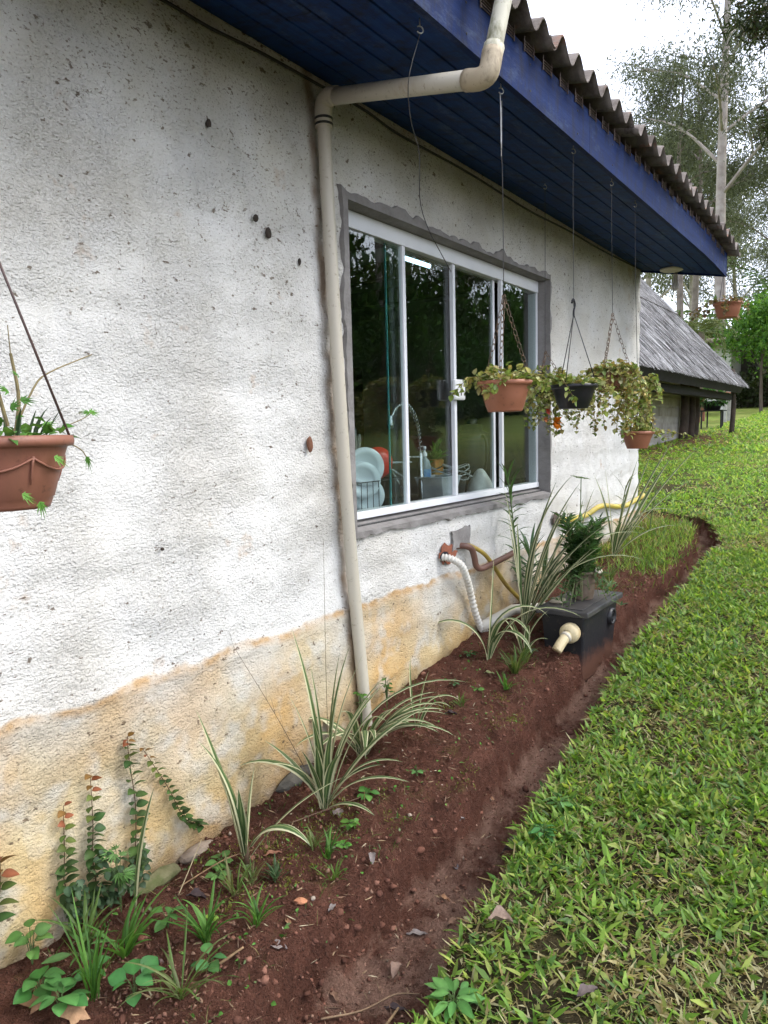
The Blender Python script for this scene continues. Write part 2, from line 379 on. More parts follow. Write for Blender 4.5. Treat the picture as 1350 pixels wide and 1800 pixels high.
# greenish pane edge seen behind the first stile
MB().box((wx-.024, 3.040, 1.042), (wx-.016, 3.049, 2.313)).build('pane_edge', plain('glass_edge', (.05, .22, .22), rough=.15), WIN)
lt = MB(); lt.box((wx+.012, 3.615, 1.575), (wx+.040, 3.735, 1.690)); LAT = lt.build('latch', plain('white_plastic', (.78, .78, .76), rough=.35), WIN, bevel=.012)
MB().box((wx+.0405, 3.672, 1.60), (wx+.046, 3.676, 1.665)).build('latch_seam', M['cement'], WIN)
# interior shell
inner = plain('kitchen_wall', (.34, .31, .27), (.26, .23, .19), 2, .8); wood_in = plain('kitchen_wood', (.16, .09, .05), (.09, .05, .03), 6, .6)
m = MB(); x0, x1, a, b, z0, z1 = -3.4, -.022, 1.2, 6.7, .0, 2.74
m.add([(x0, a, z0), (x1, a, z0), (x1, b, z0), (x0, b, z0), (x0, a, z1), (x1, a, z1), (x1, b, z1), (x0, b, z1)],
      [(0, 1, 2, 3), (7, 6, 5, 4), (4, 5, 1, 0), (6, 7, 3, 2), (7, 4, 0, 3)]); m.build('room_shell', inner, HOUSE)
MB().box((-.72, 1.25, .9), (-.03, 6.6, .985)).build('counter', plain('dark_granite', (.10, .10, .10), (.05, .05, .05), 60, .25), HOUSE)
for k in range(6):
    MB().box((-3.39, 1.3+k*.9, 2.60), (-.05, 1.38+k*.9, 2.735)).build('ceiling_beam', wood_in, HOUSE)
MB().box((-3.35, 4.6, .1), (-2.8, 6.5, 2.1)).build('cupboard', wood_in, HOUSE)
MB().box((-3.38, 2.0, 1.2), (-3.34, 2.9, 2.0)).build('door_panel', plain('brown_door', (.22, .11, .06), rough=.5), HOUSE)
# soffit: six boards in three lengths each, over a dark backing
def sof(x, y): return 2.826-.150*x-.006*(y-2.5)-.05*max(0, (y-6.0)/1.0)**2*x
SOF = MB()
for k in range(12):
    ya, yb = Y0+(Y1-Y0)*k/12, Y0+(Y1-Y0)*(k+1)/12
    SOF.add([(-.02, ya, sof(0, ya)+.012), (.70, ya, sof(.7, ya)+.012), (.70, yb, sof(.7, yb)+.012), (-.02, yb, sof(0, yb)+.012)], [(0, 1, 2, 3)])
SOFO = SOF.build('soffit', M['gap'], HOUSE)
nb = 6; bw = .684/nb; rr = random.Random(5)
for i in range(nb):
    xa, xb = .002+i*bw+.0022, .002+(i+1)*bw-.0022
    j1, j2 = rr.uniform(.2, 2.2), rr.uniform(3.2, 5.8)
    for (ya, yb) in ((Y0, j1-.001), (j1+.001, j2-.001), (j2+.001, Y1)):
        V = []; F = []; K = 8; dz = rr.uniform(-.0012, .0012)
        for k in range(K+1):
            y = ya+(yb-ya)*k/K
            V += [(xa+.004, y, sof(xa, y)+.0105), (xa, y, sof(xa, y)+.004+dz), (xa+.003, y, sof(xa, y)+dz), (xb-.003, y, sof(xb, y)+dz), (xb, y, sof(xb, y)+.004+dz), (xb-.004, y, sof(xb, y)+.0105)]
        for k in range(K):
            for c in range(5): F.append((k*6+c, k*6+c+1, (k+1)*6+c+1, (k+1)*6+c))
        MB().add(V, F).build('board', M['soffit'], SOFO)
# fascia board with end return and a thin lower lip
def fz(y): return 2.718-.006*(y-2.5)-.035*max(0, (y-6.0)/1.0)**2
def strip_y(xa, xb, za, zb, y0, y1, K=16):
    V = []; F = []
    for k in range(K+1):
        y = y0+(y1-y0)*k/K; V += [(xa, y, fz(y)+za), (xb, y, fz(y)+za), (xb, y, fz(y)+zb), (xa, y, fz(y)+zb)]
    for k in range(K):
        for c in range(4): F.append((k*4+c, k*4+(c+1) % 4, (k+1)*4+(c+1) % 4, (k+1)*4+c))
    F += [(0, 1, 2, 3), (K*4+3, K*4+2, K*4+1, K*4)]; return MB().add(V, F)
strip_y(.687, .712, -.012, .182, Y0, 3.6).build('fascia_board', M['fascia'], HOUSE)
strip_y(.687, .712, -.012, .182, 3.602, Y1).build('fascia_board', M['fascia'], HOUSE)
for k in range(18):
    yn = -2.3+k*.52
    for dz in (.03, .13): MB().lathe([(.001, .0025), (.004, .002), (.0052, 0)], (.7121, yn+.01*(k % 3), fz(yn)+dz), 8, (1, 0, 0)).build('nail_head', M['darkmetal'], HOUSE)
V = [(-.01, Y1+.002, sof(0, Y1)-.012), (.713, Y1+.002, fz(Y1)-.013), (.713, Y1+.002, fz(Y1)+.183), (-.01, Y1+.002, sof(0, Y1)+.23)]
MB().poly(V, .024, (0, 1, 0)).build('end_board', M['fascia'], HOUSE)
# corrugated roof: sheets 1.1 m wide, pitch 12 degrees, overlapping by one wave
PIT, AMP = .184, .039
def sag(y): return -.075*np.clip((y-5.7)/1.2, 0, 2)**1.6
ROOF = thing('roof', None, None); ROOF.parent = HOUSE; ROOF.location = -wloc(HOUSE)
for k in ('label', 'category'):
    if k in ROOF: del ROOF[k]
kk = 0; ystart = -2.55; rs = random.Random(8)
while ystart < Y1-.05:
    yend = min(ystart+PIT*6, Y1+.06); lift = .009*(kk % 2); ov = PIT*.5
    yv = np.arange(ystart-ov*.5, yend+ov*.5+.001, PIT/12); xe = .800+rs.uniform(-.012, .014)
    xs_ = np.array([xe, xe-.03, .70, .5, .2, -.4, -1.6, -3.1]); V = []; F = []
    for s in (0, 1):
        for x in xs_:
            for y in yv:
                z = 2.941+AMP*math.cos(2*math.pi*(y-2.868)/PIT)+(xe-x)*.21+sag(y)+lift-(0 if s == 0 else .009)
                V.append((x+(.002 if s else 0), y, z))
    ny = len(yv); nx = len(xs_)
    for s in (0, 1):
        for i in range(nx-1):
            for j in range(ny-1):
                a = s*nx*ny+i*ny+j; f = (a, a+1, a+ny+1, a+ny); F.append(f if s == 0 else f[::-1])
    for j in range(ny-1): F.append((j, nx*ny+j, nx*ny+j+1, j+1))
    for i in range(nx-1):
        for j in (0, ny-1):
            a = i*ny+j; b = nx*ny+a; F.append((a, a+ny, b+ny, b))
    MB().add(V, F).build('roof_sheet', M['fibro'], ROOF, smooth=True)
    ystart = yend; kk += 1
# rear slope keeps the sky out
MB().add([(-3.1, Y0, 3.75), (-3.1, Y1+.05, 3.75), (-6.9, Y1+.05, 2.95), (-6.9, Y0, 2.95)], [(0, 1, 2, 3)]).build('rear_slope', M['fibro'], ROOF)
MB().add([(.70, Y1+.03, 2.80), (-.01, Y1+.03, 3.02), (-3.1, Y1+.03, 3.66), (-6.3, Y1+.03, 2.98), (-6.3, Y1+.03, 2.8)], [(0, 1, 2, 3, 4)]).build('gable', M['wall'], ROOF)
# bird combs in the hollow under each crest
def comb(y):
    m = MB(); zb = fz(y)+.176+sag(y)*.5
    for k in range(4): m.tube([(.716, y-.045, zb-.014+.011*k), (.716, y+.045, zb-.014+.011*k)], .0024, 5)
    for s in (-.045, .045): m.tube([(.718, y+s, zb-.024), (.718, y+s, zb+.032)], .003, 5)
    return m
y = 2.868-PIT*3
while y < Y1-.05:
    comb(y+.02).build('bird_comb', M['comb'], ROOF); y += PIT

# ------------------------------------------------------------------ drain pipe
DP = thing('drain_pipe', 'cream plastic downpipe running from the eave across and down the wall', 'pipe', (.05, 2.6, .05))
def bentpipe(P, r, n=14, N=40): return MB().tube(spline(P, N), r, n)
MB().tube(spline([(.045, 2.42, 2.655), (.046, 2.43, 2.3), (.048, 2.462, 1.6), (.047, 2.505, .95), (.045, 2.59, .10), (.045, 2.60, -.1)], 30), .0275, 18).build('vertical_pipe', M['pvc'], DP, smooth=True)
MB().tube([(.10, 2.405, 2.716), (.80, 2.288, 2.545)], .0315, 18).build('cross_pipe', M['pvc'], DP, smooth=True)
MB().tube([(.84, 2.300, 2.575), (.843, 2.345, 2.70), (.85, 2.440, 2.95), (.85, 2.47, 3.08)], .0290, 18).build('upper_pipe', M['pvc_mossy'], DP, smooth=True)
MB().tube(spline([(.045, 2.420, 2.62), (.045, 2.420, 2.672), (.053, 2.418, 2.708), (.085, 2.410, 2.722), (.13, 2.402, 2.711)], 14), .0355, 18).build('elbow', M['pvc'], DP, smooth=True)
MB().tube(spline([(.755, 2.297, 2.556), (.805, 2.287, 2.542), (.835, 2.286, 2.548), (.842, 2.296, 2.575), (.843, 2.312, 2.625)], 14), .0350, 18).build('elbow', M['pvc_dirty'], DP, smooth=True)
MB().tube([(.842, 2.306, 2.605), (.844, 2.322, 2.645)], .0345, 18).build('coupling', M['pvc_mossy'], DP, smooth=True)
for z in (2.628, 2.650): MB().tube([(.045, 2.421, z-.005), (.045, 2.421, z+.005)], .0368, 18).build('seal_ring', M['darkmetal'], DP, smooth=True)
# cable along the top of the wall
cab = [(.012, 1.2, 2.775), (.012, 1.669, 2.781), (.012, 1.869, 2.778), (.012, 2.116, 2.792), (.012, 2.439, 2.796), (.012, 2.748, 2.800), (.012, 3.014, 2.780), (.012, 3.55, 2.786), (.012, 3.873, 2.782), (.012, 4.492, 2.766), (.012, 5.172, 2.780), (.012, 5.9, 2.776), (.012, 6.812, 2.795), (.012, 6.94, 2.80)]
tag(MB().tube(spline(cab, 90), .0055, 6).build('cable', M['cable'], smooth=True), 'thin black cable pinned along the top of the white wall', 'cable')
# ------------------------------------------------------------------ ground, trench, lawn
_gy = np.linspace(-30, 400, 8601)
_gz = np.interp(_gy, [-30, -5, 1.4, 2, 3.1, 4.2, 6.6, 10, 15, 20, 35, 80, 400], [-.1, -.05, -.03, 0, .12, .24, .45, .66, .95, 1.2, 2.1, 4., 9.])
_k = np.hanning(23); _gz = np.convolve(np.pad(_gz, 11, mode='edge'), _k/_k.sum(), 'valid')
def G(y): return np.interp(y, _gy, _gz)
TR = np.array([(1.05, -6), (.95, .3), (.88, 1.4), (.84, 2.0), (.80, 2.5), (.78, 3.0), (.74, 3.8), (.71, 4.7), (.71, 5.6), (.68, 6.4), (.60, 7.0), (.38, 7.45), (-.2, 7.75), (-1.5, 7.9), (-6, 8.0)])
def trench_s(x, y):
    x = np.asarray(x, float); y = np.asarray(y, float); best = np.full(x.shape, 1e9); sg = np.zeros(x.shape)
    for (ax, ay), (bx, by) in zip(TR[:-1], TR[1:]):
        ux, uy = bx-ax, by-ay; L2 = ux*ux+uy*uy; t = np.clip(((x-ax)*ux+(y-ay)*uy)/L2, 0, 1)
        ex, ey = x-(ax+t*ux), y-(ay+t*uy); d = np.hypot(ex, ey); side = np.where(ux*ey-uy*ex < 0, 1., -1.)
        m = d < best; best = np.where(m, d, best); sg = np.where(m, side, sg)
    return best*sg
def edges(y):
    dR = np.interp(y, [1.2, 1.8, 2.3, 3, 4.2, 5, 8], [.20, .17, .15, .14, .10, .13, .12])
    dL = np.interp(y, [1.2, 1.6, 2, 2.5, 3.2, 4.7, 5.4, 8], [.25, .26, .21, .16, .15, .16, .10, .11]); return dR, dL
def ground(x, y, full=False):
    x = np.asarray(x, float); y = np.asarray(y, float)
    s = trench_s(x, y)+.085*fbm(x*8, y*8, 3, 40)+.035*fbm(x*30, y*30, 2, 44)
    dR, dL = edges(y); dep = np.interp(y, [0, 2, 4, 7, 9], [.19, .205, .19, .17, .15])*np.where(x < -.6, np.clip(1+(x+.6)/1.5, 0, 1), 1)
    pr = np.where(s > 0, 1-sstep(.055, 1, s/dR)**.75, 1-sstep(.66, 1.02, -s/dL))
    pr = np.where(s > 0, 1-sstep(.70, 1.0, s/dR), pr)
    side = (s < 0) & (y < 8.6) & (x > -1.5)
    bed = np.where(side, np.interp(y, [1.2, 2.2, 3.1, 4.2, 6.6, 8.5], [0, .01, .055, .07, .05, 0])*np.clip(1-x/.62, 0, 1.3), 0)
    z = G(y)+bed-dep*pr
    rough = np.where(s < dR, 1.0, .35)
    z = z+rough*(.034*fbm(x*5, y*5, 3, 50)+.040*fbm(x*15, y*15, 3, 55)+.030*fbm(x*44, y*44, 2, 60))
    z = z+np.where((pr > .05) & (pr < .95), .13*fbm(x*9, y*20, 4, 66, .7), 0)
    if not full: return z
    soil = np.where((s < dR*.98) & (y < 8.6), 1., 0.)*np.clip((9.2-y), 0, 1)
    soil = np.maximum(soil, .9*np.clip(np.exp(-((x+1.75)/.6)**2-((y-17.5)/3.4)**2)*1.3+.8*fbm(x*2.5, y*2.5, 3, 98), 0, 1)*(np.abs(x+1.75) < 1.6)*(np.abs(y-17.5) < 7))  # reddish bare soil before the hut, also put in place of its shadow
    soil = np.where((x < -.25) & (y > 7.0) & (y < 10), np.clip(soil*.6, 0, 1), soil)
    return z, soil, pr*(np.abs(s) < .4), s
def grade(a, b, s0, f):
    out = [a]; s = s0
    while out[-1] < b: out.append(out[-1]+s); s *= f
    return out
xs = sorted(set([-v for v in grade(.10, 260, .03, 1.16)]))+list(np.arange(-.08, 2.2, .0135))+grade(2.2, 260, .02, 1.14)
ysg = [-v for v in grade(.4, 60, .05, 1.25)][::-1]+list(np.arange(-.38, .8, .04))+list(np.arange(.8, 3.4, .0135))+list(np.arange(3.4, 8.6, .027))+grade(8.6, 420, .04, 1.06)
xs = np.array(xs); ysg = np.array(ysg); XX, YG = np.meshgrid(xs, ysg, indexing='ij')
Zg, soil, prf, sg = ground(XX, YG, True)
V = np.stack([XX, YG, Zg], -1).reshape(-1, 3); ny = len(ysg)
I, J = np.meshgrid(np.arange(len(xs)-1), np.arange(ny-1), indexing='ij'); a = (I*ny+J).ravel()
F = np.stack([a, a+ny, a+ny+1, a+1], -1)
def soil_mat():
    t = NT('red_soil_and_turf'); s = t.attr('soil').outputs['Fac']; fl = t.attr('floor').outputs['Fac']; X, Y, Z = t.sep()
    n1 = t.noise(7, 6, .7); n2 = t.noise(30, 5, .7); n3 = t.noise(120, 4, .7)
    c = t.mix(t.ramp(n1, [(.3, 0), (.7, 1)]), (.25, .108, .071), (.118, .051, .034)); c = t.mix(t.ramp(n3, [(.55, 0), (.66, .75)]), c, (.05, .024, .018))
    c = t.mix(t.ramp(n2, [(.55, 0), (.72, .6)]), c, (.27, .145, .10))
    pk = t.math('MULTIPLY', t.ramp(fl, [(.70, 0), (.92, 1)]), t.ramp(t.noise(4, 5, .7), [(.42, 0), (.55, .9)]))
    c = t.mix(pk, c, (.42, .25, .18))
    c = t.mix(t.math('MULTIPLY', t.ramp(t.noise(24, 5, .75), [(.58, 0), (.66, .8)]), pk), c, (.23, .13, .09))
    mo = t.math('MULTIPLY', t.ramp(t.noise(5.5, 8, .8), [(.55, 0), (.66, .75)]), t.ramp(fl, [(.02, 1), (.25, 0)]))
    c = t.mix(t.math('MULTIPLY', mo, t.ramp(n2, [(.35, .3), (.6, 1)])), c, (.13, .115, .03))
    g = t.mix(t.ramp(n2, [(.4, 0), (.65, 1)]), (.085, .065, .032), (.035, .032, .014))
    g = t.mix(t.ramp(t.noise(1.6, 4, .6), [(.45, 0), (.65, .6)]), g, (.17, .135, .06))
    far = t.n('ShaderNodeMapRange'); far.inputs[1].default_value = 9; far.inputs[2].default_value = 20; t.t.links.new(Y, far.inputs[0])
    sunlit_turf = t.mix(t.ramp(t.noise(1.1, 5, .7), [(.4, 0), (.66, 1)]), (.20, .28, .05), (.34, .36, .10)); g = t.mix(far.outputs[0], g, sunlit_turf)  # turf colour brightens with distance: sunlight on the far lawn, painted in
    col = t.mix(s, g, c)
    nr = t.bump(n2, 1.0, .024); nr = t.bump(n3, 1.0, .012, nr)
    return t.done(col, .95, nr, .12)
M['soil'] = soil_mat()
GR = tag(mesh_np('ground', V, F, M['soil'], smooth=True, attrs={'soil': soil.ravel(), 'floor': prf.ravel()}), 'red soil bed and ditch beside a sloping lawn', None, None, 'structure')
def gz(x, y): return float(ground(np.array([x]), np.array([y]))[0])

# soil crumbs and pebbles
def crumbs():
    n = 15000; x = rng.uniform(.02, 1.15, n); y = 1.0+rng.random(n)**1.7*6.0
    z, so, pr, s = ground(x, y, True); k = so > .5; x, y, z = x[k], y[k], z[k]; n = len(x)
    r = .0014+.0068*rng.random(n)**5
    base = np.array([(1, 0, 0), (-1, 0, 0), (0, 1, 0), (0, -1, 0), (0, 0, 1), (0, 0, -1)], float); ff = np.array([(0, 2, 4), (2, 1, 4), (1, 3, 4), (3, 0, 4), (2, 0, 5), (1, 2, 5), (3, 1, 5), (0, 3, 5)])
    V = base[None]*r[:, None, None]*rng.uniform(.45, 1.5, (n, 6, 1))*rng.uniform(.6, 1.3, (n, 1, 3)); V = V+np.stack([x, y, z+r*.35], -1)[:, None]
    F = (ff[None]+(np.arange(n)*6)[:, None, None]).reshape(-1, 3)
    pal = np.array([(.17, .08, .055), (.23, .115, .08), (.32, .19, .13), (.11, .052, .036), (.46, .36, .27)]); ci = rng.choice(5, n, p=[.4, .3, .12, .15, .03])
    o = mesh_np('soil_crumbs', V.reshape(-1, 3), F, M['crumb'], None, col=np.repeat(pal[ci], 6, 0))
    tag(o, 'loose red soil crumbs and tiny pebbles over the bed', 'soil', None, 'stuff')
def colmat(name, rough=.8, spec=.2, bump=.0):
    t = NT(name); c = t.attr('Col').outputs['Color']; col = t.mix(t.math('MULTIPLY', t.ramp(t.noise(55, 4, .7), [(.35, 0), (.7, 1)]), .5), c, (.03, .02, .015))
    return t.done(col, rough, t.bump(t.noise(90, 3), .5, bump) if bump else None, spec)
M['crumb'] = colmat('crumb', .95, .1)
crumbs()
def clods():
    import bmesh
    bm = bmesh.new(); bmesh.ops.create_icosphere(bm, subdivisions=1, radius=1.0); base = np.array([v.co[:] for v in bm.verts]); ff = np.array([[v.index for v in f.verts] for f in bm.faces]); bm.free()
    n = 14000; x = rng.uniform(.03, 1.15, n); y = 1.0+rng.random(n)**1.4*6.4; z, so, pr, s = ground(x, y, True)
    ok = (so > .5) & (rng.random(n) < .10+.85*(pr > .06)*(pr < .985)*(.4+1.6*np.clip(fbm(x*4, y*4, 3, 15)+.3, 0, 1))); x, y, z = x[ok], y[ok], z[ok]; n = len(x)
    r = .0025+.014*rng.random(n)**3.4; S = rng.uniform(.6, 1.35, (n, 1, 3))*np.array((1, 1, .75)); V = base[None]*rng.uniform(.72, 1.25, (n, len(base), 1))*S*r[:, None, None]
    a = rng.uniform(0, 6.28, n); ca, sa = np.cos(a)[:, None], np.sin(a)[:, None]; V = np.stack([V[..., 0]*ca-V[..., 1]*sa, V[..., 0]*sa+V[..., 1]*ca, V[..., 2]], -1)+np.stack([x, y, z-r*.15], -1)[:, None]
    F = (ff[None]+(np.arange(n)*len(base))[:, None, None]).reshape(-1, 3); pal = np.array([(.17, .075, .05), (.12, .053, .036), (.09, .04, .028), (.21, .10, .068)]); c = pal[rng.integers(0, 4, n)]*rng.uniform(1.0, 1.4, (n, 1))
    tag(mesh_np('soil_lumps', V.reshape(-1, 3), F, M['clodm'], None, col=np.repeat(c, len(base), 0), smooth=False), 'crumbling lumps of red earth along the ditch bank', 'soil', None, 'stuff')
M['clodm'] = colmat('clod_soil', .95, .1, .006)
clods()

# ------------------------------------------------------------------ grass
def blades(P, az, L, W, tilt, curve, col, tipcol=None, twist=None):
    """P (n,3); az direction; tilt from vertical at the base; curve extra tilt to the tip. 3 rows -> 2 quads"""
    n = len(P); V = np.zeros((n, 6, 3)); d = np.stack([np.cos(az), np.sin(az)], -1); sd_ = np.stack([-np.sin(az), np.cos(az), np.zeros(n)], -1)
    if twist is not None: sd_[:, 2] = twist
    p = P.copy(); ws = (.55, 1.0, .12); 
    for k in range(3):
        w = (W*ws[k]/2)[:, None]; V[:, 2*k] = p-sd_*w; V[:, 2*k+1] = p+sd_*w
        th = tilt+curve*(k+.5)/2; st = L*.5
        p = p+np.stack([np.sin(th)*d[:, 0], np.sin(th)*d[:, 1], np.cos(th)], -1)*st[:, None]
    F = np.array([(0, 1, 3, 2), (2, 3, 5, 4)])[None]+(np.arange(n)*6)[:, None, None]
    C = np.repeat(col[:, None], 6, 1)
    if tipcol is not None: C[:, 4:] = C[:, 4:]*.5+tipcol[:, None]*.5
    return V.reshape(-1, 3), F.reshape(-1, 4), C.reshape(-1, 3)
GREENS = np.array([(.15, .29, .035), (.21, .37, .05), (.30, .45, .085), (.10, .21, .042), (.38, .46, .10)])
STRAWS = np.array([(.50, .42, .20), (.40, .32, .14), (.56, .52, .29), (.28, .21, .09)])
def grass_colors(x, y, straw):
    n = len(x); patch = fbm(x*1.7, y*1.7, 3, 81)+.45*fbm(x*6, y*6, 2, 83); ps = np.clip(straw-.02+patch*1.5, .02, .85)
    isS = rng.random(n) < ps; c = GREENS[rng.integers(0, 5, n)]*rng.uniform(.6, 1.3, (n, 1)); st = STRAWS[rng.integers(0, 4, n)]*rng.uniform(.7, 1.2, (n, 1))
    return np.where(isS[:, None], st, c)*(1.10+.45*sstep(5, 12, y))[:, None], isS  # distant blades lightened, painting sunlight on the far lawn into their colour
def lawn_xmax(y): return 2.55-.10*y+np.where(y < 3, .35, 0)
def lawn_pts(n, ya, yb, power=1.0):
    y = ya+(yb-ya)*rng.random(n)**power; x0 = np.where(y < 7.4, .5, np.where(y < 9.6, -1.2-.0*y, -3.0-.12*(y-9.6)))
    x1 = np.maximum(lawn_xmax(y), 1.6-.02*y); x = x0+(x1-x0)*rng.random(n)
    z, so, pr, s = ground(x, y, True); dR, _ = edges(y); ok = (s > dR*(.78+.3*rng.random(n)))
    bare = np.maximum(np.exp(-((x+1.75)/.55)**2-((y-17.5)/3.2)**2), .9*np.exp(-((x+.55)/.45)**2-((y-9.6)/1.3)**2)); ok &= rng.random(n) > bare*1.2*(.7+1.2*fbm(x*3, y*3, 3, 97))  # grass thinned over bare soil; the hut patch also replaces its shadow
    ok &= ~((x < -1.2) & (y > 9.8) & (x < -2.25)); return x[ok], y[ok], z[ok], s[ok]
def tufts(n, ya, yb, nb, L, W, straw, power=1.0, flat=(.5, 1.4), name='lawn_grass'):
    x, y, z, s = lawn_pts(n, ya, yb, power); Vs = []; Fs = []; Cs = []; off = 0
    for b in range(nb):
        k = len(x); az = rng.uniform(0, 2*math.pi, k); sp = rng.normal(0, .012, (k, 2))
        bare = fbm(x*2.3+9, y*2.3, 3, 91); keep = rng.random(k) < np.clip(1.02+bare*1.9, .3, 1)
        col, isS = grass_colors(x, y, straw); P = np.stack([x+sp[:, 0], y+sp[:, 1], z-.006], -1)[keep]
        l = (L*rng.uniform(.4, 1.45, k)*np.where(isS, .85, 1))[keep]; w = (W*rng.uniform(.28, 1.4, k)*np.where(isS, .55, 1))[keep]
        ti = np.where(isS, rng.uniform(.8, 1.5, k), rng.uniform(flat[0], flat[1], k))[keep]; cu = rng.uniform(-.1, .9, k)[keep]
        v, f, c = blades(P, az[keep], l, w, ti, cu, col[keep], None, rng.normal(0, .45, keep.sum()))
        Vs.append(v); Fs.append(f+off); Cs.append(c); off += len(v)
    return np.vstack(Vs), np.vstack(Fs), np.vstack(Cs)
parts = [tufts(13000, .9, 3.2, 8, .047, .0122, .36), tufts(15000, 3.2, 7.4, 7, .046, .0128, .36), tufts(15000, 7.4, 14, 5, .055, .016, .34), tufts(20000, 14, 38, 3, .08, .035, .22, 1.0), tufts(7000, .9, 3.6, 5, .05, .0045, .95, flat=(.9, 1.6)), tufts(7000, 3.6, 7.4, 4, .05, .006, .9, flat=(.9, 1.6))]
off = 0; Vs = []; Fs = []; Cs = []
for v, f, c in parts: Vs.append(v); Fs.append(f+off); Cs.append(c); off += len(v)
tag(mesh_np('lawn_grass', np.vstack(Vs), np.vstack(Fs), M['grass'], None, col=np.vstack(Cs)), 'short broad bladed lawn grass, green mixed with straw', 'grass', None, 'stuff')
# straw and leaf litter
def litter():
    n = 2600; x = rng.uniform(.03, 1.05, n); y = 1.0+rng.random(n)**1.4*6.2; z, so, pr, s = ground(x, y, True); ok = so > .5; x, y, z = x[ok], y[ok], z[ok]; k = len(x)
    pal = np.array([(.34, .24, .14), (.24, .14, .09), (.14, .09, .06), (.44, .36, .24)]); c = pal[rng.choice(4, k, p=[.3, .35, .25, .1])]*rng.uniform(.7, 1.2, (k, 1))
    v, f, c = blades(np.stack([x, y, z+.003], -1), rng.uniform(0, 6.28, k), rng.uniform(.008, .04, k), rng.uniform(.0015, .005, k), rng.uniform(1.25, 1.6, k), rng.uniform(-.2, .2, k), c, None, rng.normal(0, .5, k))
    tag(mesh_np('plant_litter', v, f, M['crumb'], None, col=c), 'bits of dry straw and leaf litter on the red soil', 'litter', None, 'stuff')
litter()
# grass covering the far end of the bed and the ground past the house corner
def bed_grass():
    n = 8500; x = rng.uniform(.03, .74, n); y = rng.uniform(4.6, 7.2, n); z, so, pr, s = ground(x, y, True)
    dens = sstep(4.9, 5.9, y+.8*fbm(x*4, y*4, 3, 71)); ok = (rng.random(n) < dens) & (s < -.04) & (rng.random(n) > pr*.9); x, y, z = x[ok], y[ok], z[ok]; k = len(x)
    c, isS = grass_colors(x, y, .08); a = blades(np.stack([x, y, z-.004], -1), rng.uniform(0, 6.28, k), rng.uniform(.03, .10, k), rng.uniform(.004, .008, k), rng.uniform(.1, 1.0, k), rng.uniform(0, 1, k), c*.9)
    n = 5000; x = rng.uniform(-2.2, .5, n); y = rng.uniform(7.0, 9.9, n); z, so, pr, s = ground(x, y, True); ok = (s < 0.3) & (pr < .5) & ((x > .02) | (y > 7.05)) & (fbm(x*2, y*2, 3, 73) > -.08); x, y, z = x[ok], y[ok], z[ok]; k = len(x)
    c, isS = grass_colors(x, y, .25); b = blades(np.stack([x, y, z-.004], -1), rng.uniform(0, 6.28, k), rng.uniform(.04, .10, k), rng.uniform(.006, .011, k), rng.uniform(.1, 1.1, k), rng.uniform(0, 1, k), c*.8)
    o = mesh_np('bed_grass', np.vstack([a[0], b[0]]), np.vstack([a[1], b[1]+len(a[0])]), M['grass'], None, col=np.vstack([a[2], b[2]]))
    tag(o, 'low grass covering the far end of the soil bed', 'grass', None, 'stuff')
bed_grass()
# ------------------------------------------------------------------ object materials
def varieg_mat():
    t = NT('variegated_leaf'); uv = t.tc.outputs['UV']; U, Vv, _ = t.sep(uv)
    d = t.math('MULTIPLY', t.math('ABSOLUTE', t.math('SUBTRACT', U, .5)), 2.0)
    d = t.math('ADD', d, t.math('MULTIPLY', t.math('SUBTRACT', t.noise(6, 3, .6, vec=uv, sc3=(9, .6, 1)), .5), .42))
    g = t.mix(t.noise(14, 3), (.085, .145, .045), (.045, .095, .030))
    col = t.mix(t.ramp(d, [(.10, 1), (.2, 0)]), g, (.20, .26, .10))
    col = t.mix(t.ramp(d, [(.56, 0), (.70, 1)]), col, (.58, .56, .34))
    brown = t.ramp(t.math('ADD', Vv, t.math('MULTIPLY', t.noise(9, 3), .25)), [(1.02, 0), (1.14, .8)]); col = t.mix(brown, col, (.28, .17, .07))
    t.done(col, .45, None, .35); tr = t.n('ShaderNodeBsdfTranslucent'); t.set(tr.inputs[0], col)
    ms = t.n('ShaderNodeMixShader'); ms.inputs[0].default_value = .22; t.t.links.new(t.b.outputs[0], ms.inputs[1]); t.t.links.new(tr.outputs[0], ms.inputs[2]); t.t.links.new(ms.outputs[0], t.out.inputs[0])
    return t.m
M['varieg'] = varieg_mat()
M['terra'] = stained_white('terracotta_plastic', (.32, .125, .068), (.22, .10, .06), .52, .78, .52)
M['terra_dark'] = stained_white('brown_plastic', (.26, .108, .068), (.17, .085, .055), .5, .75, .5); M['darkstrap'] = plain('dark_strap', (.10, .06, .05), rough=.5)
M['blackpl'] = plain('black_plastic', (.012, .012, .014), (.022, .021, .022), 14, .38, bump=.0012, bscale=50)
M['soilpot'] = plain('pot_soil', (.03, .02, .013), (.06, .035, .02), 40, .95, bump=.006)
M['dryleaf'] = colmat('dry_leaf', .75, .2)
M['stone'] = plain('stone', (.32, .26, .20), (.20, .15, .11), 14, .9, bump=.006)
M['brick'] = plain('brick_shard', (.46, .20, .10), (.34, .14, .075), 20, .9, bump=.005)
M['stem'] = colmat('stem', .7, .2)
M['chain'] = plain('rusty_chain', (.12, .095, .07), (.20, .12, .07), 70, .55, metal=.5)

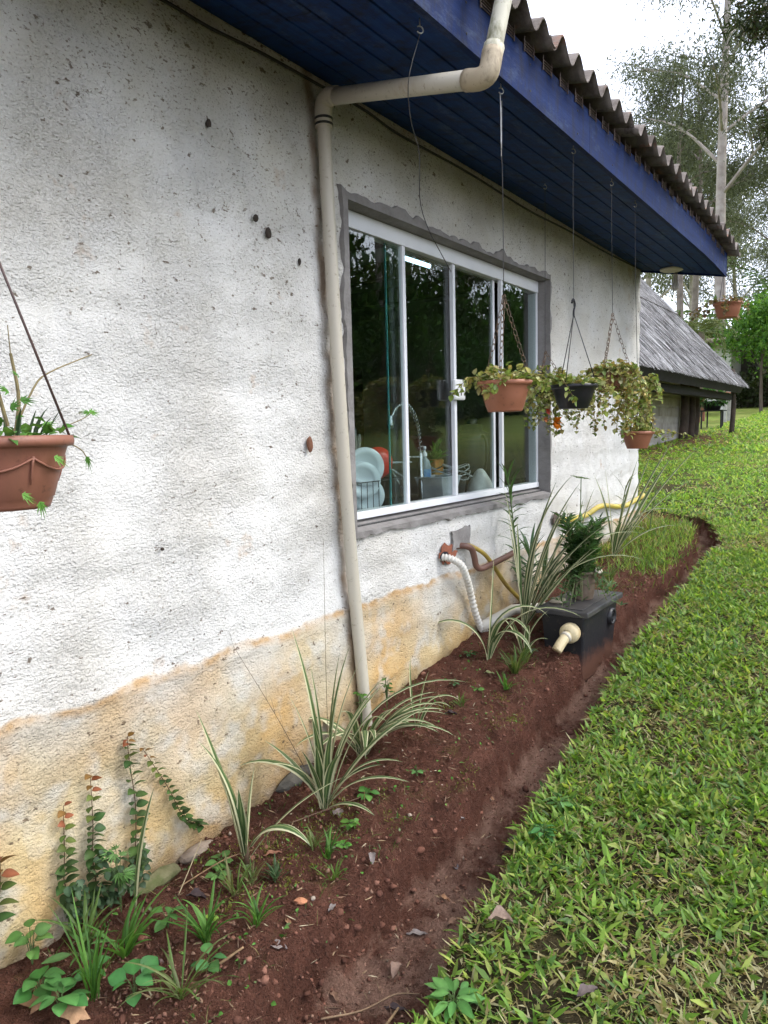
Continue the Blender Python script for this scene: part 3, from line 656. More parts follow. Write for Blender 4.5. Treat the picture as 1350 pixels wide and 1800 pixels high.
# ------------------------------------------------------------------ strappy variegated plants
def strap_leaf(base, az, L, W, tilt0, tilt1, K=14, fold=.25, bend=0, power=1.4, twist=0.):
    """arching strap leaf; tilt measured from vertical; 4 verts across"""
    P = np.array(base, float); V = []; uv = []; a = az
    for k in range(K+1):
        t = k/K; th = tilt0+(tilt1-tilt0)*t**power; a = az+bend*t*t
        d = np.array([math.sin(th)*math.cos(a), math.sin(th)*math.sin(a), math.cos(th)])
        s = np.array([-math.sin(a), math.cos(a), 0]); nn = np.cross(s, d); tw = twist*t
        s = s*math.cos(tw)+nn*math.sin(tw); nn = np.cross(s, d)
        w = W*min(1.0, .42+1.7*t)*(1-max(0, (t-.45)/.55)**1.7)+.0006
        for j, u in enumerate((0, .33, .67, 1)):
            q = P+s*(u-.5)*w-nn*(fold*w*(abs(u-.5)*2-.5)*-1); V.append(q); uv.append((u, t))
        P = P+d*L/K
    F = [(k*4+j, k*4+j+1, (k+1)*4+j+1, (k+1)*4+j) for k in range(K) for j in range(3)]
    return V, F, uv
LS, WS = 1.40, 2.15
def strap_plant(label, base, leaves, group='variegated strap leaved plants', stem=0):
    x, y = base; z = gz(x, y)-.012; T = thing('strap_leaf_plant', label, 'plant', (x, y, z), group)
    for (az, L, W, t0, t1, *r) in leaves:
        L *= LS; W = min(W*WS, .047)
        bend = r[0] if r else 0; tw = r[1] if len(r) > 1 else 0
        h = stem*RA.uniform(.3, 1); o = (x+RA.uniform(-.012, .012), y+RA.uniform(-.012, .012), z+h)
        V, F, uv = strap_leaf(o, math.radians(az), L, W, math.radians(t0), math.radians(t1), 14, .22, bend, RA.uniform(1.2, 1.8), tw)
        MB().add(V, F, uv=uv).build('leaf', M['varieg'], T, smooth=True)
    if stem:
        MB().tube([(x, y, z), (x, y, z+stem*1.15)], [.011, .006], 7, col=(.20, .13, .08)).build('stem', M['stem'], T, smooth=True)
    return T
# azimuth: 0 = +X (towards the lawn), 90 = +Y (away), 180 = into the wall. In the picture right ~ 35 deg, left ~ 215, towards camera ~ 305
strap_plant('variegated strap plant nearest the camera with one leaf folded to the soil', (.25, 1.631),
    [(215, .37, .026, 14, 22), (210, .31, .020, 4, 46, .3), (30, .22, .018, 3, 16), (20, .34, .013, 34, 66), (5, .22, .026, 34, 148), (300, .18, .017, 4, 12), (240, .2, .016, 8, 16)], stem=.06)
strap_plant('large variegated strap plant with tall leaves in front of the downpipe foot', (.27, 2.02),
    [(200, .50, .018, 4, 20), (30, .44, .017, 5, 30), (25, .58, .014, 15, 110), (215, .30, .020, 18, 125), (35, .40, .020, 30, 74), (330, .26, .018, 12, 70), (50, .42, .015, 2, 14), (60, .36, .015, 8, 60), (200, .40, .014, 1, 12), (300, .22, .02, 8, 30), (285, .27, .018, 4, 24), (270, .22, .015, 14, 40), (10, .25, .022, 25, 85), (10, .30, .014, 30, 105), (350, .20, .013, 55, 115), (190, .26, .013, 32, 75), (40, .4, .016, 10, 50), (225, .34, .016, 6, 30), (250, .26, .016, 20, 90), (15, .46, .016, 8, 60), (320, .30, .014, 10, 50), (60, .44, .014, 3, 26), (355, .34, .015, 40, 95)], stem=.03)
strap_plant('arching pale variegated clump spilling round the foot of the downpipe', (.16, 2.40),
    [(a, RA.uniform(.24, .36), RA.uniform(.012, .019), RA.uniform(15, 40), RA.uniform(85, 135), RA.uniform(-.3, .3)) for a in (10, 25, 40, 350, 330, 60, 300, 200, 230, 255, 35, 15, 320, 5, 280, 22, 48, 335, 310, 0, 30)])
strap_plant('small variegated plant with three narrow upright leaves beyond the downpipe', (.255, 2.70),
    [(200, .24, .016, 8, -4), (40, .20, .014, 4, 30), (340, .22, .013, 18, 110), (30, .22, .011, 10, 150)])
strap_plant('variegated strap plant with hanging leaves in front of the white ribbed hose', (.22, 3.44),
    [(200, .42, .024, -4, -2), (210, .36, .026, 6, 160, .1), (30, .40, .024, 2, 158), (340, .34, .026, 10, 170), (350, .52, .016, 22, 118), (330, .40, .018, 10, 150)])
strap_plant('tall fountain shaped variegated plant left of the black box', (.27, 3.80),
    [(190, .58, .030, 3, 16), (200, .50, .030, 6, 12), (30, .62, .030, 12, 40), (25, .62, .028, 16, 55), (35, .60, .026, 20, 74), (30, .66, .030, 18, 108), (20, .58, .026, 26, 64), (40, .55, .028, 10, 35), (15, .50, .026, 30, 60), (45, .6, .024, 5, 28), (50, .68, .014, 2, 55), (180, .44, .026, 2, 5), (350, .48, .022, 34, 52), (10, .6, .018, 28, 118), (60, .4, .02, 4, 22), (35, .46, .024, 22, 40)], stem=.10)
strap_plant('low variegated clump behind the black box near the wall', (.14, 4.40),
    [(30, .36, .022, 10, 50), (200, .32, .022, 4, 30), (50, .38, .02, 6, 40), (10, .34, .02, 20, 80), (330, .3, .02, 20, 90), (220, .26, .02, 15, 70), (80, .34, .018, 5, 30)])
strap_plant('small variegated tuft just left of the outlet elbow', (.36, 3.60),
    [(200, .20, .016, 8, 60), (300, .2, .015, 12, 80), (30, .22, .015, 10, 60), (340, .18, .014, 25, 100), (250, .2, .014, 10, 50)])
strap_plant('airy variegated plant near the far house corner by the yellow conduit', (.20, 5.60),
    [(35, .72, .026, 24, 36), (30, .62, .024, 18, 24), (200, .5, .024, 4, 10), (15, .60, .022, 34, 62), (55, .66, .022, 30, 44), (350, .48, .022, 20, 118), (330, .34, .02, 14, 130), (180, .46, .02, 6, 30), (45, .56, .018, 10, 22), (25, .4, .02, 40, 98), (300, .3, .02, 25, 80), (40, .80, .016, 34, 52)], stem=.05)
strap_plant('thin variegated leaf tuft behind the potted plant', (.10, 5.0),
    [(35, .46, .016, 8, 26), (200, .42, .015, 2, 12), (20, .42, .013, 12, 80), (60, .4, .014, 6, 20), (350, .3, .014, 20, 100)])
strap_plant('single upright dark strap leaf in front of the climbing fig', (.17, 1.25), [(60, .30, .020, 3, 26, .3)])

# thin dry seeding stems leaning across the wall
DS = thing('dry_grass_stem', 'leaning dry seed stem with wispy side twigs against the plinth', 'plant', (.24, 2.05, gz(.24, 2.05)))
p0 = np.array((.23, 2.05, gz(.23, 2.05))); tip = np.array((.05, 1.80, .66)); A = spline([p0, p0+(tip-p0)*.5+np.array((0, 0, .02)), tip], 12)
MB().tube(A, np.linspace(.0016, .0006, 12), 5, col=(.17, .12, .07)).build('stem', M['stem'], DS)
for k in range(14):
    q = A[3+k % 9]; d = np.array((RA.uniform(-.4, .2), RA.uniform(-1, .9), RA.uniform(-.2, 1))); B = spline([q, q+d*.05, q+d*.09+np.array((0, 0, -.02))], 6)
    MB().tube(B, .0005, 4, col=(.20, .15, .09)).build('twig', M['stem'], DS)
tag(MB().tube(spline([(.20, 2.13, .02), (.16, 2.18, .45), (.10, 2.26, .80), (.07, 2.30, .98)], 14), np.linspace(.0013, .0005, 14), 5, col=(.20, .16, .08)).build('dry_stalk', M['stem']), 'thin dry stalk rising beside the downpipe', 'plant')

# ------------------------------------------------------------------ leaf sprays
def leafspray(P, D, L, W, col, droop=.3, seg=3, cup=.15):
    """small pointed oval leaves, two quads across and seg along, arrays"""
    n = len(P); D = nrm(D); up = np.tile(np.array([0, 0, 1.]), (n, 1))+rng.normal(0, .35, (n, 3)); S = nrm(np.cross(D, up)); N = np.cross(S, D)
    prof = [.06, .62, .92, 1.0, .93, .74, .44, .04] if seg == 4 else [.1, 1.0, .8, .05]; m = len(prof); V = np.zeros((n, m, 3, 3))
    for k, w in enumerate(prof):
        t = k/(m-1); c = P+D*(L*t)[:, None]-N*(L*droop*t*t)[:, None]
        for j, u in enumerate((-1, 0, 1)): V[:, k, j] = c+S*(W*w*u/2)[:, None]+N*(W*cup*abs(u)*w)[:, None]
    F = np.array([(k*3+j, k*3+j+1, (k+1)*3+j+1, (k+1)*3+j) for k in range(m-1) for j in range(2)])
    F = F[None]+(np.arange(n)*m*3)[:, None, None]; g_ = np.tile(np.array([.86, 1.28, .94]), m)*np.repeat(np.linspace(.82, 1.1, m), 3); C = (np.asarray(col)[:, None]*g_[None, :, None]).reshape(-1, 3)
    return V.reshape(-1, 3), F.reshape(-1, 4), C
def shade(pal, n, lo=.75, hi=1.25):
    pal = np.array(pal); return pal[rng.integers(0, len(pal), n)]*rng.uniform(lo, hi, (n, 1))
IVY = [(.20, .28, .06), (.28, .35, .09), (.44, .45, .18), (.56, .53, .28), (.15, .22, .05), (.36, .30, .10), (.40, .42, .15)]
GRN = [(.07, .19, .03), (.10, .25, .04), (.14, .30, .06)]
def vine(path, r=.0016, step=.018, L=.026, W=.021, pal=IVY, spread=.012):
    P = spline(path, max(8, int(np.sum(np.linalg.norm(np.diff(np.array(path), axis=0), axis=1))/step))); n = len(P)
    rep = 2; Q = np.repeat(P, rep, 0)+rng.normal(0, spread*.4, (n*rep, 3)); D = rng.normal(0, 1, (n*rep, 3)); D[:, 2] -= .3
    s = rng.uniform(.6, 1.2, n*rep)
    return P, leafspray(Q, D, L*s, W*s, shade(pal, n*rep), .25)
def merge(lst):
    off = 0; a = []; b = []; c = []
    for v, f, k in lst: a.append(v); b.append(f+off); c.append(k); off += len(v)
    return np.vstack(a), np.vstack(b), np.vstack(c)
def pot_mesh(c, r, rb, h, mat, parent, rim=.006, lobes=False, swag=False):
    x, y, z = c   # z = rim height
    prof = [(0.001, -h), (rb*.97, -h), (rb, -h+.006), (rb+(r-rb)*.12, -h+.018), (rb+(r-rb)*.17, -h+.020), (rb+(r-rb)*.55, -h*.45), (r*.955, -.022), (r*.965, -.020), (r+rim, -.018), (r+rim*1.3, -.010), (r+rim, -.001), (r-.002, 0), (r-.008, -.004), (r*.9, -.03), (.001, -.03)]
    m = MB().lathe(prof, (x, y, z), 40); o = m.build('pot', mat, parent, smooth=True)
    MB().lathe([(.001, -.012), (r*.5, -.010), (r*.93, -.016)], (x, y, z), 24).build('potting_soil', M['soilpot'], o, smooth=True)
    if swag:   # raised garland moulding
        for k in range(5):
            a0 = 2*math.pi*k/5; P = []
            for t in np.linspace(0, 1, 13):
                a = a0+t*2*math.pi/5; zz = -h*.30-.022*(1-(2*t-1)**2); rr = rb+(r-rb)*(1+zz/h)**.85+.0015; P.append((x+rr*math.cos(a), y+rr*math.sin(a), z+zz))
            MB().tube(P, .0022, 6).build('garland', mat, o, smooth=True)
            a = a0; P = [(x+(rb+(r-rb)*(1+zz/h)**.85+.001)*math.cos(a), y+(rb+(r-rb)*(1+zz/h)**.85+.001)*math.sin(a), z+zz) for zz in (-h*.28, -h*.4, -h*.55, -h*.66)]
            MB().tube(P, [.003, .0026, .002, .0008], 6).build('garland', mat, o, smooth=True)
    return o
def chain(P0, P1, parent, n, mat, r=.0016):
    P0 = np.array(P0, float); P1 = np.array(P1, float); d = (P1-P0)/n; L = np.linalg.norm(d); u = d/L
    a = nrm(np.cross(u, (0.3, 1, .2))); b = np.cross(u, a); m = MB()
    for k in range(n):
        c = P0+d*(k+.5); s = a if k % 2 else b; pts = [c+u*L*.62*math.cos(t)+s*L*.30*math.sin(t) for t in np.linspace(0, 2*math.pi, 11)]
        m.tube(pts, r, 4, cap=False)
    return m.build('chain', mat, parent)
def wire(label, hook, end, mids=(), group='wires hanging from the blue eave'):
    T = thing('hanging_wire', label, 'wire', hook, group)
    m = MB(); h = np.array(hook, float); t = np.linspace(-.3*math.pi, 1.25*math.pi, 14)
    m.tube([h+(0, 0, .02), h+(0, 0, -.012)], .0022, 6); m.tube([h+np.array((.011*math.sin(a)*.5, .011*math.sin(a), -.022-.011*math.cos(a)+.022*0)) for a in t], .0022, 6, cap=False)
    m.build('hook', M['galv'], T, smooth=True)
    P = spline([h+(0, 0, -.034)]+[np.array(q, float) for q in mids]+[np.array(end, float)], 26)
    MB().tube(P, .0016, 5).build('strand', M['darkmetal'], T, smooth=True); return T
def trail_set(c, r, n, lmin, lmax, az0=None, pal=IVY, L=.026):
    out = []; stems = MB()
    for k in range(n):
        a = rng.uniform(0, 2*math.pi) if az0 is None else math.radians(az0[k % len(az0)])+rng.normal(0, .25)
        l = rng.uniform(lmin, lmax); d = np.array((math.cos(a), math.sin(a), 0)); o = np.array(c)+d*r*.8+np.array((0, 0, .0))
        sway = rng.normal(0, .03, 3); sway[2] = 0
        p = [o, o+d*r*.45+np.array((0, 0, .02)), o+d*r*.62+np.array((0, 0, -.3*l))+sway, o+d*r*.55+np.array((0, 0, -.7*l))+sway*1.5, o+d*r*.6+np.array((0, 0, -l))+sway*2]
        P, g = vine(p, L=L, W=L*.8, pal=pal); out.append(g); stems.tube(P, .0011, 4, col=(.22, .16, .06))
    return out, stems
def planter(label, c, r, rb, h, mat, apex, chainmat, kind='chain', bushy=120, bush_h=.05, trails=6, lmin=.05, lmax=.14, az0=None, pal=IVY, leafL=.028, group='pots hanging from the eave', swag=False, flowers=(), angs=(20, 140, 260), extra=None):
    x, y, z = c; T = thing('hanging_planter', label, 'hanging planter', (x, y, z-h), group)
    pot_mesh(c, r, rb, h, mat, T, swag=swag)
    for a in angs:
        q = (x+r*math.cos(math.radians(a)), y+r*math.sin(math.radians(a)), z-.004)
        if kind == 'chain': chain(apex, q, T, max(6, int(math.dist(apex, q)/.026)), chainmat)
        else: MB().tube([apex, q], .0022 if kind == 'wire' else .0026, 6).build('hanger', chainmat, T, smooth=True)
    if kind == 'chain': MB().tube([np.array(apex)+np.array((.008*math.sin(t), 0, .008*math.cos(t))) for t in np.linspace(0, 6.28, 12)], .0016, 5, cap=False).build('ring', chainmat, T)
    n = bushy; a = rng.uniform(0, 2*math.pi, n); rr = r*np.sqrt(rng.random(n))*1.02; P = np.stack([x+rr*np.cos(a), y+rr*np.sin(a), z+bush_h*rng.random(n)**1.3*(1.1-(rr/r)**2*.7)-.008], -1)
    D = np.stack([np.cos(a), np.sin(a), rng.uniform(.0, 1.4, n)], -1)+rng.normal(0, .4, (n, 3)); s = rng.uniform(.6, 1.25, n)
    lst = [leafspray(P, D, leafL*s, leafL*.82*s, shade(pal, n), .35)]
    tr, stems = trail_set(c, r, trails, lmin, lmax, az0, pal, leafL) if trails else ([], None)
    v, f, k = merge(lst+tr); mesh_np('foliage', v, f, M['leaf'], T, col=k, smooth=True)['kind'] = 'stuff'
    if trails: stems.build('vine_stem', M['stem'], T)['kind'] = 'stuff'
    for (fp, fc, fs) in flowers:
        fp = np.array(fp, float); n = 7; aa = np.arange(n)/n*6.28; D = np.stack([.8+0*aa, np.cos(aa)*1.1-.5, np.sin(aa)*1.1], -1)
        v, f, k = leafspray(np.tile(fp, (n, 1)), D, np.full(n, fs), np.full(n, fs*.9), np.tile(np.array(fc), (n, 1))*rng.uniform(.85, 1.15, (n, 1)), .1)
        mesh_np('flower', v, f, M['leaf'], T, col=k, smooth=True)
    return T
WIREEND = (.52, 2.589, 2.019); WIREMID = [(.64, 2.119, 2.527), (.62, 2.159, 2.423), (.60, 2.241, 2.343), (.58, 2.271, 2.205), (.56, 2.354, 2.13), (.54, 2.478, 2.067)]
# wires first (hook on the soffit, end where the hanger starts)
wire('slack loose wire nearest the camera, swinging below its hook', (.655, 2.17, 2.716), WIREEND, WIREMID)
wire('wire holding the terracotta pot in front of the window', (.672, 2.727, 2.716), (.675, 2.732, 1.93), [(.668, 2.728, 2.58), (.672, 2.735, 2.35)])
MBt = MB(); MBt.tube([(.672, 2.720, 2.68), (.676, 2.716, 2.60), (.676, 2.716, 2.50), (.672, 2.726, 2.455), (.668, 2.738, 2.50), (.668, 2.740, 2.64), (.672, 2.733, 2.66)], .0017, 5)
tag(MBt.build('wire_loop', M['galv']), 'doubled wire loop hooked over the terracotta pot wire', 'wire', 'wires hanging from the blue eave')
wire('thin wire near the wall above the flowering pot', (.282, 4.093, 2.778), (.282, 4.09, 1.84), [(.283, 4.09, 2.4)])
wire('wire holding the black pot', (.668, 3.504, 2.716), (.674, 3.497, 1.98), [(.667, 3.503, 2.5)])
wire('wire holding the tangled brown pot beyond the black one', (.666, 4.07, 2.712), (.672, 4.085, 2.02), [(.668, 4.074, 2.4)])
wire('wire holding the lowest terracotta pot at the house corner', (.655, 4.533, 2.710), (.66, 4.60, 1.72), [(.656, 4.55, 2.3)])
planter('terracotta hanging pot with cream edged ivy in front of the window', (.675, 2.735, 1.597), .103, .070, .122, M['terra'], (.675, 2.732, 1.925), M['chain'], 'chain', 190, .065, 10, .02, .06, angs=(35, 165, 285), az0=(215, 240, 300, 40, 60, 30, 300, 180, 10))
planter('black hanging pot with leafy trailing stems', (.674, 3.497, 1.612), .108, .070, .115, M['blackpl'], (.674, 3.497, 1.945), M['darkmetal'], 'wire', 210, .06, 14, .05, .16, az0=(70, 120, 200, 20, 250, 180, 40), angs=(25, 150, 270))
m = MB(); m.tube(spline([(.674, 3.497, 1.93), (.674, 3.497, 1.96), (.678, 3.502, 1.99), (.674, 3.490, 2.015), (.668, 3.486, 1.995)], 14), .005, 8)
tag(m.build('plastic_hook', M['blackpl'], smooth=True), 'black plastic hook above the black hanging pot', 'hook')
planter('dark hanging pot by the window edge trailing vines with orange flowers', (.30, 4.09, 1.665), .095, .062, .105, M['blackpl'], (.285, 4.09, 1.84), M['chain'], 'chain', 260, .10, 26, .10, .30, az0=(300, 320, 280, 340, 20, 250, 310, 300),
        flowers=(((.385, 3.985, 1.435), (.85, .27, .02), .050), ((.36, 3.93, 1.50), (.55, .09, .06), .022), ((.36, 3.90, 1.455), (.60, .22, .10), .022)))
planter('brown hanging pot with a tangle of yellowed stems beyond the black pot', (.672, 4.09, 1.70), .098, .066, .105, M['terra_dark'], (.672, 4.085, 2.01), M['chain'], 'chain', 300, .07, 44, .12, .34, az0=(300, 320, 280, 340, 40, 60, 20, 250, 200), pal=IVY+[(.34, .24, .06), (.40, .30, .10)], leafL=.026)
planter('lowest terracotta hanging pot with large vine leaves at the house corner', (.66, 4.61, 1.375), .094, .062, .105, M['terra'], (.66, 4.60, 1.71), M['darkmetal'], 'wire', 90, .05, 6, .02, .06, pal=IVY, az0=(60, 90, 120, 30, 180))
# vines climbing the wires of the lowest pot
lst = []; st = MB()
for k in range(20):
    a = rng.uniform(0, 6.28); p = [(.66+.05*math.cos(a), 4.61+.05*math.sin(a), 1.37), (.66+.075*math.cos(a), 4.61+.085*math.sin(a), 1.5), (.66+.06*math.cos(a+.6), 4.61+.09*math.sin(a+.6), 1.60), (.66+.09*math.cos(a+.9), 4.61+.09*math.sin(a+.9), 1.66+.06*rng.random()), (.66+.14*math.cos(a+.9), 4.61+.15*math.sin(a+.9), 1.55+.1*rng.random())]
    P, g = vine(p, L=.034, W=.030, step=.034); lst.append(g); st.tube(P, .0013, 4, col=(.20, .13, .06))
v, f, k = merge(lst); T = thing('climbing_vine', 'pale green vine climbing the wires of the lowest terracotta pot', 'vine', (.66, 4.61, 1.37))
mesh_np('foliage', v, f, M['leaf'], T, col=k, smooth=True)['kind'] = 'stuff'; st.build('vine_stem', M['stem'], T)['kind'] = 'stuff'
planter('small far hanging pot with dry matted plants under the eave end', (.735, 6.93, 2.425), .112, .078, .125, M['terra'], (.70, 6.93, 2.70), M['darkmetal'], 'wire', 90, .06, 16, .05, .12, pal=[(.22, .17, .08), (.30, .24, .12), (.16, .18, .06), (.28, .14, .07)], leafL=.03)
# near pot on the left edge, fluted moulding and stiff hangers
LP = planter('large brown hanging pot cut by the left edge of the picture', (.67, .690, 1.412), .118, .080, .128, M['terra_dark'], (.67, .665, 1.86), M['darkstrap'], 'strap', 60, .045, 0, .02, .05, swag=True, angs=(58, 178, 298), pal=GRN, leafL=.022)
T = LP; st = MB(); 
for P, r0, r1 in (([(.67, .72, 1.40), (.668, .735, 1.48), (.665, .728, 1.56)], .0045, .003), ([(.67, .72, 1.42), (.668, .765, 1.50), (.665, .80, 1.53), (.66, .895, 1.57)], .0022, .0012), ([(.67, .71, 1.43), (.668, .69, 1.52), (.667, .66, 1.58)], .004, .003), ([(.665, .728, 1.55), (.664, .727, 1.61)], .0012, .001), ([(.68, .76, 1.41), (.69, .84, 1.44), (.69, .868, 1.455)], .0011, .0008), ([(.69, .79, 1.41), (.70, .83, 1.385), (.70, .842, 1.37)], .0015, .001)):
    A = spline(P, 10); st.tube(A, np.linspace(r0, r1, 10), 6, col=(.26, .21, .10))
st.build('woody_stem', M['stem'], T)
def lobed(c, d, nvec, s, col, parent, name='leaf'):
    c = np.array(c, float); d = nrm(np.array(d, float)); s2 = nrm(np.cross(nvec, d)); pts = []
    for t, rr in ((0, .05), (.35, .5), (.55, .32), (.75, .85), (.95, .38), (1.25, .9), (1.42, .42), (1.57, 1.1)):
        pts.append((t, rr))
    pts = [(math.pi-2*t if False else t, r) for t, r in pts]; L = []
    for t, r in pts: L.append(c+d*s*r*math.sin(t)+s2*s*r*math.cos(t)*.75)
    Rr = [c+d*s*r*math.sin(t)-s2*s*r*math.cos(t)*.75 for t, r in pts[::-1][1:]]
    ring = L+Rr; n = len(ring); V = [c]+ring; F = [(0, i, i+1) for i in range(1, n)]
    nn = nrm(np.array(nvec, float)); V = [np.array(p)-nn*s*.25*(np.linalg.norm(np.array(p)-c)/s)**2 for p in V]
    MB().add(V, F, col=col).build(name, M['leaf'], parent, smooth=False)
for c, d, s in (((.69, .862, 1.455), (0, 1, .15), .018), ((.69, .862, 1.455), (0, -1, .1), .016), ((.70, .842, 1.37), (0, .5, -1), .020), ((.785, .725, 1.375), (.3, .8, -.5), .020), ((.79, .66, 1.315), (.2, .9, -.5), .020), ((.79, .69, 1.30), (.1, .3, -1), .02), ((.70, .70, 1.49), (.4, -.8, .3), .022), ((.70, .72, 1.475), (.3, .9, .1), .022), ((.71, .68, 1.50), (.3, -.9, .2), .022), ((.70, .70, 1.46), (.6, .3, .4), .024), ((.69, .725, 1.52), (.5, -.6, .2), .018), ((.72, .66, 1.44), (.6, -.5, .2), .024), ((.73, .74, 1.43), (.6, .5, .2), .02)):
    lobed(c, d, (.75, 0, .6), s*1.5, shade(GRN, 1)[0]*1.2, T)
V = []; lst = []
for k in range(26):
    a = rng.uniform(0, 6.28); b = (.67+.06*math.cos(a), .70+.07*math.sin(a), 1.40); Vv, Ff, uv = strap_leaf(b, a, rng.uniform(.05, .085), .006, rng.uniform(.1, .5), rng.uniform(.7, 1.2), 5)
    lst.append((np.array(Vv), np.array(Ff), np.tile(np.array((.05, .09, .04)), (len(Vv), 1))))
v, f, k = merge(lst); mesh_np('spiky_leaves', v, f, M['leaf'], T, col=k)
# ------------------------------------------------------------------ climbing fig on the plinth
def fig(label, P, top=True, n=26, L=.020, red=4):
    T = thing('climbing_fig', label, 'climbing plant', tuple(P[0]), 'creeping fig runners on the plinth')
    n = int(n*1.3); A = spline(P, n); MB().tube(A, np.linspace(.0022, .001, n), 5, col=(.13, .07, .04)).build('stem', M['stem'], T)
    for i in range(n):
        s = 1 if i % 2 else -1; d = (.45, s*.8, .35+RA.uniform(-.5, .3)); sz = 1.55*L*(1.15-.45*i/n)*RA.uniform(.8, 1.15)
        c = shade([(.05, .11, .03), (.075, .14, .035), (.05, .09, .03)], 1)
        if i >= n-red: c = shade([(.30, .10, .05), (.24, .13, .04)], 1)
        elif i > n-red-6: c = shade([(.13, .17, .04), (.10, .16, .04)], 1)
        v, f, k = leafspray(A[i:i+1]+np.array([[.004, 0, 0]]), np.array([d]), np.array([sz*1.25]), np.array([sz]), c, .3, 4)
        mesh_np('leaf', v, f, M['leaf'], T, col=k, smooth=True)
    return T
FIGN = 1.5
fig('leftmost short creeping fig runner on the ochre plinth', [(.035, 1.146, .00), (.03, 1.118, .12), (.03, 1.124, .20), (.03, 1.132, .35)], n=22)
fig('second creeping fig runner from the left with reddish tip', [(.035, 1.22, .02), (.03, 1.212, .15), (.03, 1.221, .25), (.03, 1.223, .405)], n=24)
fig('tallest creeping fig runner climbing the ochre plinth', [(.035, 1.345, .03), (.03, 1.364, .12), (.03, 1.372, .25), (.03, 1.36, .40), (.03, 1.358, .478)], n=28)
fig('slanting creeping fig runner leaning left off the soil', [(.035, 1.625, .06), (.03, 1.56, .115), (.03, 1.50, .25), (.03, 1.41, .42)], n=30, L=.016)
fig('creeping fig shoot at the very left edge of the picture', [(.035, .90, .10), (.03, .935, .2), (.03, .942, .29)], n=9, L=.026)
n = 150; y = rng.uniform(1.10, 1.36, n); P = np.stack([.045+.05*rng.random(n), y, .02+rng.random(n)**1.5*.16*(1-np.abs(y-1.22)*2.6)], -1)
v, f, k = leafspray(P, np.stack([.8+0*y, rng.normal(0, .7, n), rng.normal(-.2, .5, n)], -1), rng.uniform(.018, .030, n), rng.uniform(.016, .025, n), shade([(.06, .11, .05), (.05, .09, .045), (.08, .13, .055)], n), .3, 4)
T = thing('fig_mat', 'dense dark green mat of fig leaves at the foot of the plinth', 'climbing plant', (.06, 1.22, .0)); mesh_np('foliage', v, f, M['leaf'], T, col=k, smooth=True)
# ------------------------------------------------------------------ weeds
def grass_weed(label, x, y, n, L, W=.008, t0=(5, 45), t1=(40, 110), pal=GRN, group='weeds on the soil bed'):
    n = int(n*1.5); L *= 1.25; W *= 1.15
    z = gz(x, y)-.004; T = thing('grass_weed', label, 'weed', (x, y, z), group)
    for k in range(n):
        V, F, uv = strap_leaf((x+RA.uniform(-.012, .012), y+RA.uniform(-.012, .012), z), RA.uniform(0, 6.28), L*RA.uniform(.55, 1.15), W*RA.uniform(.7, 1.2), math.radians(RA.uniform(*t0)), math.radians(RA.uniform(*t1)), 8, .2, RA.uniform(-.4, .4))
        MB().add(V, F, col=shade(pal, 1)[0]).build('blade', M['grass'], T, smooth=True)
def leafy_weed(label, x, y, n, L, h=.03, pal=GRN, group='weeds on the soil bed', lob=False, W=.75):
    L *= 1.15; n = int(n*1.25)
    z = gz(x, y)-.004; T = thing('leafy_weed', label, 'weed', (x, y, z), group); st = MB()
    for k in range(n):
        a = 2.4*k+RA.uniform(-.3, .3); r = L*(.3+.7*k/n); c = np.array((x+.5*r*math.cos(a), y+.5*r*math.sin(a), z+h*RA.uniform(.5, 1.1))); s = L*RA.uniform(.7, 1.1)
        st.tube(spline([(x, y, z), ((x+c[0])/2, (y+c[1])/2, z+.7*h), tuple(c)], 5), .0012, 4, col=(.10, .16, .05))
        d = (math.cos(a), math.sin(a), RA.uniform(-.1, .3))
        if lob: lobed(c, d, (.3, -.3, .9), s, shade(pal, 1)[0], T)
        else:
            v, f, kk_ = leafspray(c[None], np.array([d]), np.array([s]), np.array([s*W]), shade(pal, 1), .2, 4, .1); mesh_np('leaf', v, f, M['leaf'], T, col=kk_, smooth=True)
    st.build('stem', M['stem'], T)
LWX = ((1.13, 1.47), (1.04, 2.24), (1.03, 2.42))
grass_weed('bright star shaped grass weed near the bottom left of the bed', .42, 1.30, 16, .13, .0085)
grass_weed('grass tuft with broad blades below the single upright strap leaf', .27, 1.14, 15, .16, .010)
grass_weed('drooping small grass tuft right of the first strap plant', .40, 1.80, 10, .085, .006, pal=[(.14, .20, .05), (.19, .24, .08)])
grass_weed('bluish tuft of narrow leaves in the middle of the bed', .38, 1.63, 11, .065, .007, pal=[(.08, .15, .06), (.11, .18, .08)])
grass_weed('grass tuft growing on the bank edge mid bed', .46, 1.80, 11, .09, .006)
grass_weed('grass patch on the bank in front of the black box', .42, 3.36, 22, .13, .007, pal=[(.10, .17, .04), (.15, .19, .06)])
grass_weed('thin grass tuft beside the hanging strap leaves', .45, 3.2, 12, .09, .006)
grass_weed('tall thin grass stalks at the bottom left corner', .33, 1.00, 12, .20, .006, (0, 20), (20, 70))
grass_weed('grass weed with spreading blades beside the star shaped one', .50, 1.42, 12, .10, .007)
leafy_weed('round leaved weed rosette beside the first strap plant', .20, 1.56, 9, .030, .035, pal=[(.10, .22, .05), (.13, .26, .07)])
leafy_weed('second round leaved rosette in front of the rosette by the strap plant', .235, 1.52, 7, .026, .03, pal=[(.12, .24, .06)])
leafy_weed('glossy heart leaved weed below the star shaped grass', .50, 1.24, 6, .038, .05, pal=[(.07, .20, .06), (.10, .25, .07)])
leafy_weed('large crinkled leaf weed at the bottom of the picture', .42, 1.06, 6, .052, .06, pal=[(.07, .24, .06), (.09, .28, .08)], W=.85)
leafy_weed('leafy weed clump in the bottom left corner', .20, .93, 9, .045, .06, pal=[(.06, .20, .04), (.09, .25, .06)], W=.85)
